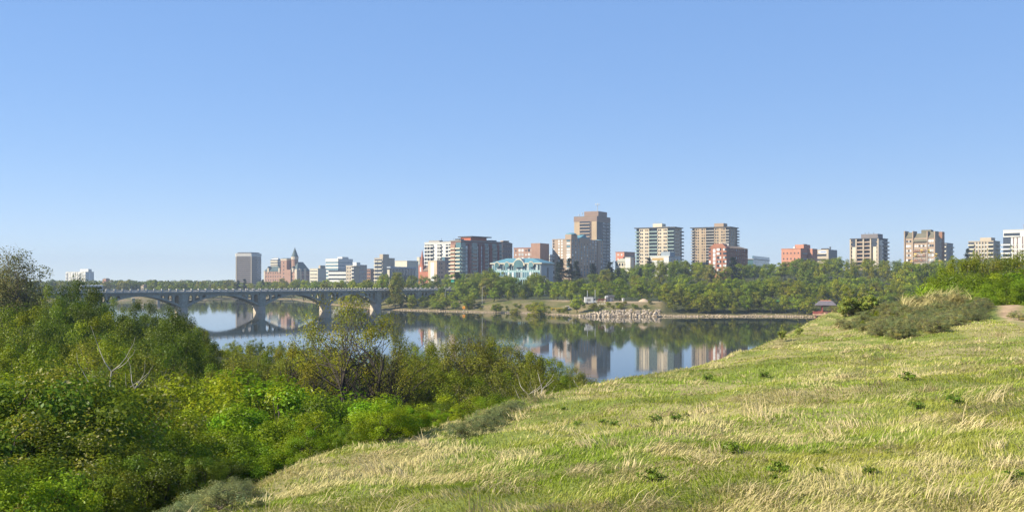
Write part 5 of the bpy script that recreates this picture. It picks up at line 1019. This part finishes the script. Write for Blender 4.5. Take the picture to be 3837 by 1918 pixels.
# middle: bare-limbed tree and thin olive trees before the water
near("t_hero", 1300, 50, 1108, "", 0.72, label="tall bare-limbed tree with dark forking trunks before the water", name="forked_tree")
near("t_hero", 1455, 49, 1250, "", 0.6, label="dark-limbed tree leaning beside the tallest forked one", name="forked_tree", tilt=0.12); near("t_hero", 1190, 52, 1225, "", 0.55, label="smaller dark-limbed tree left of the tallest forked one", name="forked_tree")
strip_of(["t_olive", "t_olive", "t_yel"], [(1480, 1300), (1600, 1290), (1700, 1275), (1780, 1268), (1880, 1275), (1980, 1310), (2080, 1350), (2170, 1385), (2235, 1420)], 62, 84, 46, "in the thicket by the water", 0.75, jit=10)
strip_of(["t_olive", "t_yel", "t_mid"], [(1540, 1390), (1580, 1380), (1700, 1390), (1850, 1390), (2000, 1400), (2120, 1430), (2200, 1450)], 44, 58, 52, "in the thicket by the water", 0.72, jit=14)
strip_of(["yellow", "green", "shade"], [(1560, 1500), (1700, 1490), (1850, 1480), (1990, 1470), (2080, 1460), (2180, 1440)], 30, 38, 55, "on the drop behind the grass ridge", 1.1, jit=14)
# slope shrubs
strip_of(["yellow", "lime", "green", "yellow"], [(520, 1480), (700, 1480), (900, 1430), (1050, 1430), (1200, 1470), (1400, 1500)], 32, 42, 78, W2, 1.05)
strip_of(["lime", "yellow", "shade"], [(-100, 1480), (100, 1460), (300, 1470), (500, 1500)], 27, 34, 80, W2, 1.0)
strip_of(["yellow", "lime", "green"], [(450, 1570), (650, 1550), (850, 1530), (1050, 1530), (1280, 1560), (1380, 1580)], 24, 29, 92, W2, 1.0, jit=30)
strip_of(["flower", "flower", "shade"], [(-120, 1470), (30, 1440), (160, 1425), (300, 1440), (420, 1490), (520, 1560)], 19, 23, 80, W2, 1.0)
strip_of(["green", "lime", "green"], [(480, 1640), (620, 1640), (760, 1610), (900, 1620), (1040, 1640), (1180, 1650)], 19.5, 22, 105, W3, 1.0, jit=30)
strip_of(["lime", "green", "lime"], [(1180, 1600), (1330, 1560), (1450, 1500), (1540, 1510), (1620, 1560)], 20.5, 23, 95, W3, 1.0, jit=14)
near("lime", 1420, 20.2, 1500, W3, 1.3); near("lime", 1530, 21.5, 1515, W3, 1.2); near("yellow", 1715, 23.5, 1560, W3, 1.1); near("lime", 1640, 22.5, 1545, W3, 1.0); near("green", 1340, 20, 1590, W3, 1.1)
strip_of(["shade", "shade", "flower"], [(-110, 1600), (60, 1600), (200, 1610), (330, 1660)], 15.5, 18, 95, W2, 1.2)
strip_of(["shade", "green"], [(300, 1690), (450, 1680), (600, 1690), (760, 1700), (900, 1720)], 16.5, 18.5, 110, W3, 0.95, jit=26)
near("lime", 170, 13.6, 1790, W3, 0.9); near("green", 60, 14.2, 1740, W2, 1.1); near("green", -60, 13.5, 1720, W2, 1.1); near("shade", 330, 14.8, 1760, W2, 1.0)
for i in range(34):
    px = random.uniform(180, 900); D = random.uniform(12.3, 14.8)
    if px > 560+ (14.8-D)*120: D = random.uniform(13.6, 15.5)
    x = (px-CX)/FPX*D; z = ter1(x, D); s = random.uniform(0.3, 0.5)
    place(K["sage"], "shrub", x, D, z-0.05, s*1.2, random.random()*6.28, KL["sage"]+" "+W3, "shrub", "sage shrubs at the edge of the grassy hill", parts=("stem", "foliage"), sz=s)
for px, D in ((1830, 26), (1790, 25), (1860, 26.5), (1760, 24.2), (1720, 22.5), (1660, 21.2)):
    x = (px-CX)/FPX*D+0.5; z = ter1(x, D-2); place(K["sage"], "shrub", x, D-2, z-0.08, 0.55, random.random()*6.28, "low grey green sage shrub in the grass below the hill's crest", "shrub", "sage shrubs below the crest", parts=("stem", "foliage"), sz=0.42)
# pale dead stems
def dead_tree(px, D, ybot, ytop, sd, label, spread=0.5):
    r = random.Random(sd); x = (px-CX)/FPX*D; zb = min(zof(ybot, D), ter1(x, D)+2.5); zb = ter1(x, D); h = zof(ytop, D)-zb
    p = empty("dead_tree", (x, D, zb), 0, label, "dead tree"); m_ = MB(); q = Vector((0, 0, -0.2)); rad = 0.055; fork = []
    for i in range(6):
        n_2 = q+Vector((r.uniform(-0.12, 0.12)*h*0.2, r.uniform(-0.05, 0.05)*h*0.2, h*0.80/6)); m_.tube(q, n_2, rad, rad*0.9, 6); q = n_2; rad *= 0.9; fork.append(q.copy())
    m_.build("trunk", BARK["white"], p)
    for i, (dx, st, ln) in enumerate(((-0.10, 5, 0.21), (0.14, 5, 0.16), (-0.16, 4, 0.22), (0.22, 4, 0.16), (0.12, 5, 0.10))):
        b_ = MB(); a = fork[st]; rr2 = rad*0.8
        for k in range(5):
            e = a+Vector((dx*h*0.2*spread*2*(1.3-0.2*k)+r.uniform(-0.06, 0.06), r.uniform(-0.15, 0.15), h*ln/5)); b_.tube(a, e, rr2, rr2*0.75, 5); a = e; rr2 *= 0.75
        b_.build("branch", BARK["white"], p)
dead_tree(420, 42, 1460, 1210, 1, "bare white dead tree forking high above the green thicket"); dead_tree(484, 45, 1410, 1310, 2, "thin white dead stem beside the forked dead tree", 0.3)
dead_tree(2040, 43, 1480, 1370, 3, "slender pale dead tree with upright limbs in the right-hand thicket", 0.4); dead_tree(1980, 45, 1470, 1385, 4, "pale leaning bare stem in the thicket near the ridge", 0.6); dead_tree(2160, 46, 1460, 1398, 5, "short pale bare stem at the thicket's tip beside the water", 0.4)
# brush and trees on the right of the hill
YL = np.array([(3130, 1195), (3250, 1262), (3400, 1285), (3550, 1245), (3620, 1205), (3700, 1185)]); got = 0
while got < 250:
    px = random.uniform(3130, 3700); D = random.uniform(40, 70); x = (px-CX)/FPX*D; z = ter1(x, D)
    if HY+(CAMZ-z)/D*FPX > np.interp(px, YL[:, 0], YL[:, 1])-abs(random.gauss(0, 42))+26: continue
    kd = random.choice(["scrub"]*6+["sage"]*3+["green", "yellow", "shade"]); s = {"scrub": random.uniform(0.25, 0.62), "sage": random.uniform(0.4, 0.8)}.get(kd, random.uniform(0.10, 0.2))*(0.75 if px < 3280 else 1.0)
    place(K[kd], "scrub_bush", x, D, z-0.06, s*1.15, random.random()*6.28, {"scrub": "grey brown scrubby bush in the brush on the hill's shoulder", "sage": "grey green sage bush in the brush on the hill's shoulder", "green": "small fresh green bush in the brush on the hill's shoulder", "yellow": "small yellow green bush in the brush on the hill's shoulder", "shade": "small dark green bush in the brush on the hill's shoulder"}[kd], "shrub", kd+" bushes on the hill's shoulder", parts=("stem", "foliage"), sz=s); got += 1
for px, D, top, wd in ((3180, 58, 1074, 0.85), (3215, 58.5, 1098, 1.0), (3262, 59, 1074, 0.8), (3165, 57.5, 1118, 0.9), (3235, 58, 1106, 1.0)): near("pale", px, D, top, "", wd, label="airy bush with large pale yellow leaves beside the red shelter", name="leafy_bush"); bpy.data.objects
for o in [o for o in bpy.data.objects if o.name.startswith("leafy_bush")]: o["group"] = "pale leafy bushes beside the red shelter"
near("pale", 2928, 46.8, 1212, "", 0.7, label="small sprig of pale yellow leaves on the grass crest before the water", name="leafy_bush"); near("pale", 2995, 49.5, 1208, "", 0.9, label="low pale leafy sprig on the crest left of the red shelter", name="leafy_bush")
strip_of(["t_yel", "t_mid", "t_olive", "t_dark"], [(3520, 1010), (3580, 975), (3660, 968), (3740, 975), (3800, 965), (3900, 960), (3980, 960)], 78, 88, 36, "beyond the brush on the hill's shoulder", 0.6, jit=22)
strip_of(["lime", "yellow", "green"], [(3570, 1040), (3650, 1030), (3720, 1035), (3800, 1030), (3900, 1030)], 66, 76, 42, "beyond the brush on the hill's shoulder", 1.1, jit=14)
for px, D, top in ((3705, 57, 1105), (3765, 60, 1050), (3815, 61, 1042), (3870, 60, 1040), (3740, 62, 1085)): near("green", px, D, top, "right beside the dirt path", 1.1)
near("scrub", 3830, 47, 1165, "", 1.0, label="scrubby bush at the near side of the dirt path", name="shrub"); near("scrub", 3800, 50, 1170, "", 0.9, label="second scrubby bush beside the dirt path under the dark shrubs", name="shrub"); near("scrub", 3660, 53, 1150, "", 1.0, label="scrubby bush left of the dirt path", name="shrub")

# small broadleaf weeds in the grass
wd_p = []
for k in range(3):
    wd_p.append(make_plant("weed%d" % k, 400+k, 0.42, 0.36, 0.02, 26, 210+40*k, 0.075, 0.09, 0.008, (0.15, 0.225, 0.022), "dark", stems=5, bias=0.5))
for px, py in ((2110, 1530), (2160, 1588), (2260, 1583), (2300, 1590), (2455, 1578), (2530, 1572), (2570, 1560), (2745, 1690), (2470, 1785), (2440, 1795), (2905, 1795), (3560, 1490), (3585, 1510), (3400, 1420), (3050, 1700), (3085, 1695), (2915, 1765), (3070, 1770), (3440, 1530), (3800, 1800), (3260, 1780), (2650, 1420), (2860, 1410), (3330, 1690)):
    k = (px-CX)/FPX; Dd = np.arange(9, 60, 0.1); yy = HY+(CAMZ-ter(k*Dd, Dd))/Dd*FPX; cand = Dd[np.abs(yy-py) < 8]; D = float(cand[0]) if len(cand) else 25.0
    x = k*D; place(random.choice(wd_p), "broadleaf_weed", x, D, ter1(x, D)-0.02, random.uniform(0.45, 1.15)*(0.26+D/75), random.random()*6.28, "dark green broadleaf weed clump in the dry grass of the hill", "weed", "weeds in the hill grass", parts=("stem", "foliage"))

# ------------------------------------------------------------------ grass
r = np.random.default_rng(99)
def grass_mesh(name, n, pxr, Dr, length, straw_bias, seed, region):
    r = np.random.default_rng(seed)
    px = r.uniform(pxr[0], pxr[1], n); u = r.random(n); D = Dr[0]*(Dr[1]/Dr[0])**u
    x = (px-CX)/FPX*D; y = D*(1+r.normal(0, 0.002, n)); z, rf, rn, s, a = ter(x, y, True)
    keep = region(x, y, s); x, y, z, s, D, px = [q[keep] for q in (x, y, z, s, D, px)]; n = len(x)
    patch = 0.40*fbm(x, y, 2.6, 21)+0.30*vn(x, y, 0.8, 31)+0.30*vn(x, y, 0.33, 33)
    st = r.random(n) < np.clip(sstep(0.36, 0.66, patch)*1.05+straw_bias+0.20*sstep(-4, 0, s), 0.04, 0.96)
    wind = 6.283*(1.1*fbm(x, y, 3.2, 41)+0.75*vn(x, y, 0.9, 43))+r.normal(0, 0.5, n)
    L_ = length*(0.55+0.8*r.random(n))*np.where(st, 1.6, 0.85)*(0.75+0.6*vn(x, y, 1.1, 51))
    lean = np.where(st, np.clip(r.normal(1.08, 0.25, n), 0.2, 1.45), np.clip(r.normal(0.55, 0.25, n), 0, 1.2))
    wdt = (0.0024+0.00022*D)*(0.8+0.5*r.random(n))
    dx, dy = np.cos(wind), np.sin(wind); tw = r.uniform(0, 6.283, n); bx, by = np.cos(tw)*wdt, np.sin(tw)*wdt
    l1, l2 = lean*0.55, np.clip(lean*1.35, 0, 1.62)
    p0 = np.stack([x, y, z-0.02], 1); p1 = p0+np.stack([dx*np.sin(l1), dy*np.sin(l1), np.cos(l1)], 1)*(L_*0.5)[:, None]; p2 = p1+np.stack([dx*np.sin(l2), dy*np.sin(l2), np.cos(l2)], 1)*(L_*0.5)[:, None]
    gz_ = ter(p2[:, 0], p2[:, 1]); p2[:, 2] = np.maximum(p2[:, 2], gz_+0.015)
    bb = np.stack([bx, by, np.zeros(n)], 1)
    V = np.stack([p0-bb, p0+bb, p1-bb*0.85, p1+bb*0.85, p2], 1).reshape(-1, 3); i5 = np.arange(n)*5
    q = np.stack([i5, i5+1, i5+3, i5+2], 1); t = np.stack([i5+2, i5+3, i5+4], 1)
    gcol = np.array([0.205, 0.275, 0.026])*(1+0.30*r.normal(0, 1, (n, 1)).clip(-2, 2)); mix = np.clip(vn(x, y, 1.7, 61)*1.4-0.35, 0, 1)[:, None]; gcol = gcol*(1-mix)+mix*np.array([0.35, 0.345, 0.065])
    scol = np.array([0.52, 0.455, 0.20])*(1+0.22*r.normal(0, 1, (n, 1)).clip(-2, 2)); m2 = np.clip(vn(x, y, 1.3, 71)*1.6-0.6, 0, 1)[:, None]; scol = scol*(1-m2)+m2*np.array([0.47, 0.39, 0.18])
    c = np.where(st[:, None], scol, gcol).clip(0.01, 0.8)
    return mesh_np(name, V, quads=q, tris=t, mat=foliage("grass_blades", trans=0.3, rand=0.0, hue=0.0), col=np.concatenate([c, c]))
offpath = lambda x, y: seg_dist(x, y, PATH) > 1.15
tag(link("hill_grass", grass_mesh("hill_grass", 520000, (-150, 4000), (7.5, 66), 0.090, -0.40, 1, lambda x, y, s: (s < 1.2) & offpath(x, y))), "wind-laid green and straw coloured grass covering the hill", "grass", kind="stuff")
# long straw tussocks, each bent its own way
def tussocks(nt_, seed):
    r = np.random.default_rng(seed); px = r.uniform(-100, 3950, nt_); D = 8*(60/8)**r.random(nt_); cx = (px-CX)/FPX*D; cy_ = D; s = crest_s(cx, cy_)
    k = (s < 0.6) & offpath(cx, cy_); cx, cy_, D = cx[k], cy_[k], D[k]; nt_ = len(cx); per = 46; i = np.repeat(np.arange(nt_), per); n = len(i)
    dirn = r.uniform(0, 6.283, nt_)[i]+r.normal(0, 0.38, n); sz = (0.20+0.30*r.random(nt_)**2)[i]; x = cx[i]+r.normal(0, 0.09, n)*(1+sz); y = cy_[i]+r.normal(0, 0.09, n)*(1+sz); z = ter(x, y)
    L_ = sz*(0.6+0.6*r.random(n)); ln = np.clip(r.normal(0.9, 0.25, nt_)[i]+r.normal(0, 0.2, n), 0.1, 1.3); w_ = (0.0022+0.00024*D[i]); tw = r.uniform(0, 6.283, n); bb = np.stack([np.cos(tw)*w_, np.sin(tw)*w_, 0*w_], 1)
    dx, dy = np.cos(dirn), np.sin(dirn); l2 = np.clip(ln*1.9, 0, 1.9); p0 = np.stack([x, y, z-0.02], 1)
    p1 = p0+np.stack([dx*np.sin(ln), dy*np.sin(ln), np.cos(ln)], 1)*(L_*0.55)[:, None]; p2 = p1+np.stack([dx*np.sin(l2), dy*np.sin(l2), np.cos(l2)], 1)*(L_*0.5)[:, None]; p2[:, 2] = np.maximum(p2[:, 2], ter(p2[:, 0], p2[:, 1])+0.02)
    V = np.stack([p0-bb, p0+bb, p1-bb*0.85, p1+bb*0.85, p2], 1).reshape(-1, 3); i5 = np.arange(n)*5
    c = (np.array([0.52, 0.43, 0.22])*(0.75+0.5*r.random((nt_, 1))))[i]*(1+0.15*r.normal(0, 1, (n, 1)).clip(-2, 2))
    return mesh_np("straw_tussocks", V, quads=np.stack([i5, i5+1, i5+3, i5+2], 1), tris=np.stack([i5+2, i5+3, i5+4], 1), mat=MATS["grass_blades"], col=np.concatenate([c, c]).clip(0.01, 0.85))
tag(link("straw_tussocks", tussocks(420, 5)), "bent tussocks of long pale straw among the hill grass", "grass", kind="stuff")
# dry reeds on the shoulder
tag(link("dry_reeds", grass_mesh("dry_reeds", 22000, (3370, 3670), (57, 69), 0.66, 0.70, 2, lambda x, y, s: (s < 1.0) & (fbm(x, y, 5, 5) > 0.38))), "stand of tall straw coloured dry reeds on the hill's shoulder", "reeds", kind="stuff")

# ------------------------------------------------------------------ haze
mt = bpy.data.materials.new("haze_air"); mt.use_nodes = True; nt = mt.node_tree; nt.nodes.clear()
pv = nt.nodes.new("ShaderNodeVolumePrincipled"); ou = nt.nodes.new("ShaderNodeOutputMaterial"); pv.inputs["Color"].default_value = (0.55, 0.66, 0.82, 1); pv.inputs["Density"].default_value = 0.00020; pv.inputs["Anisotropy"].default_value = 0.0
nt.links.new(pv.outputs[0], ou.inputs["Volume"])
tag(MB().box(-4300, 4300, -4300, 4300, -5, 118).build("haze", mt), "faint blue summer haze over the river and city", "haze", kind="stuff")

# ------------------------------------------------------------------ pieces of parts go under their part
SUBS = {"lamp_head": ("pole",), "branch": ("trunk",), "legend_line": ("panel",), "mark": ("board",), "emblem_mark": ("oval_emblem",), "spire": ("turret", "belfry"), "turret_band": ("turret",), "road_surface": ("deck",), "cornice": ("deck",), "balustrade": ("deck",), "side_window": ("cab", "cabin", "body"), "windscreen": ("body",), "window_band": ("body",), "cap": ("shaft",), "ridge_cap": ("roof",), "door": ("wall", "cabin"), "lid": ("tub",), "hub": ("rim",)}
for root in [o for o in scene.objects if o.type == 'EMPTY' and o.parent is None]:
    ch = list(root.children); byname = {}
    for c in ch: byname.setdefault(c.name.split(".")[0], []).append(c)
    for cn, pns in SUBS.items():
        for c in byname.get(cn, []):
            for pn in pns:
                ps = [q for q in byname.get(pn, []) if q is not c and q.location.length < 1e-6 and q.rotation_euler[2] == 0 and tuple(q.scale) == (1, 1, 1)]
                if ps: c.parent = ps[0]; break
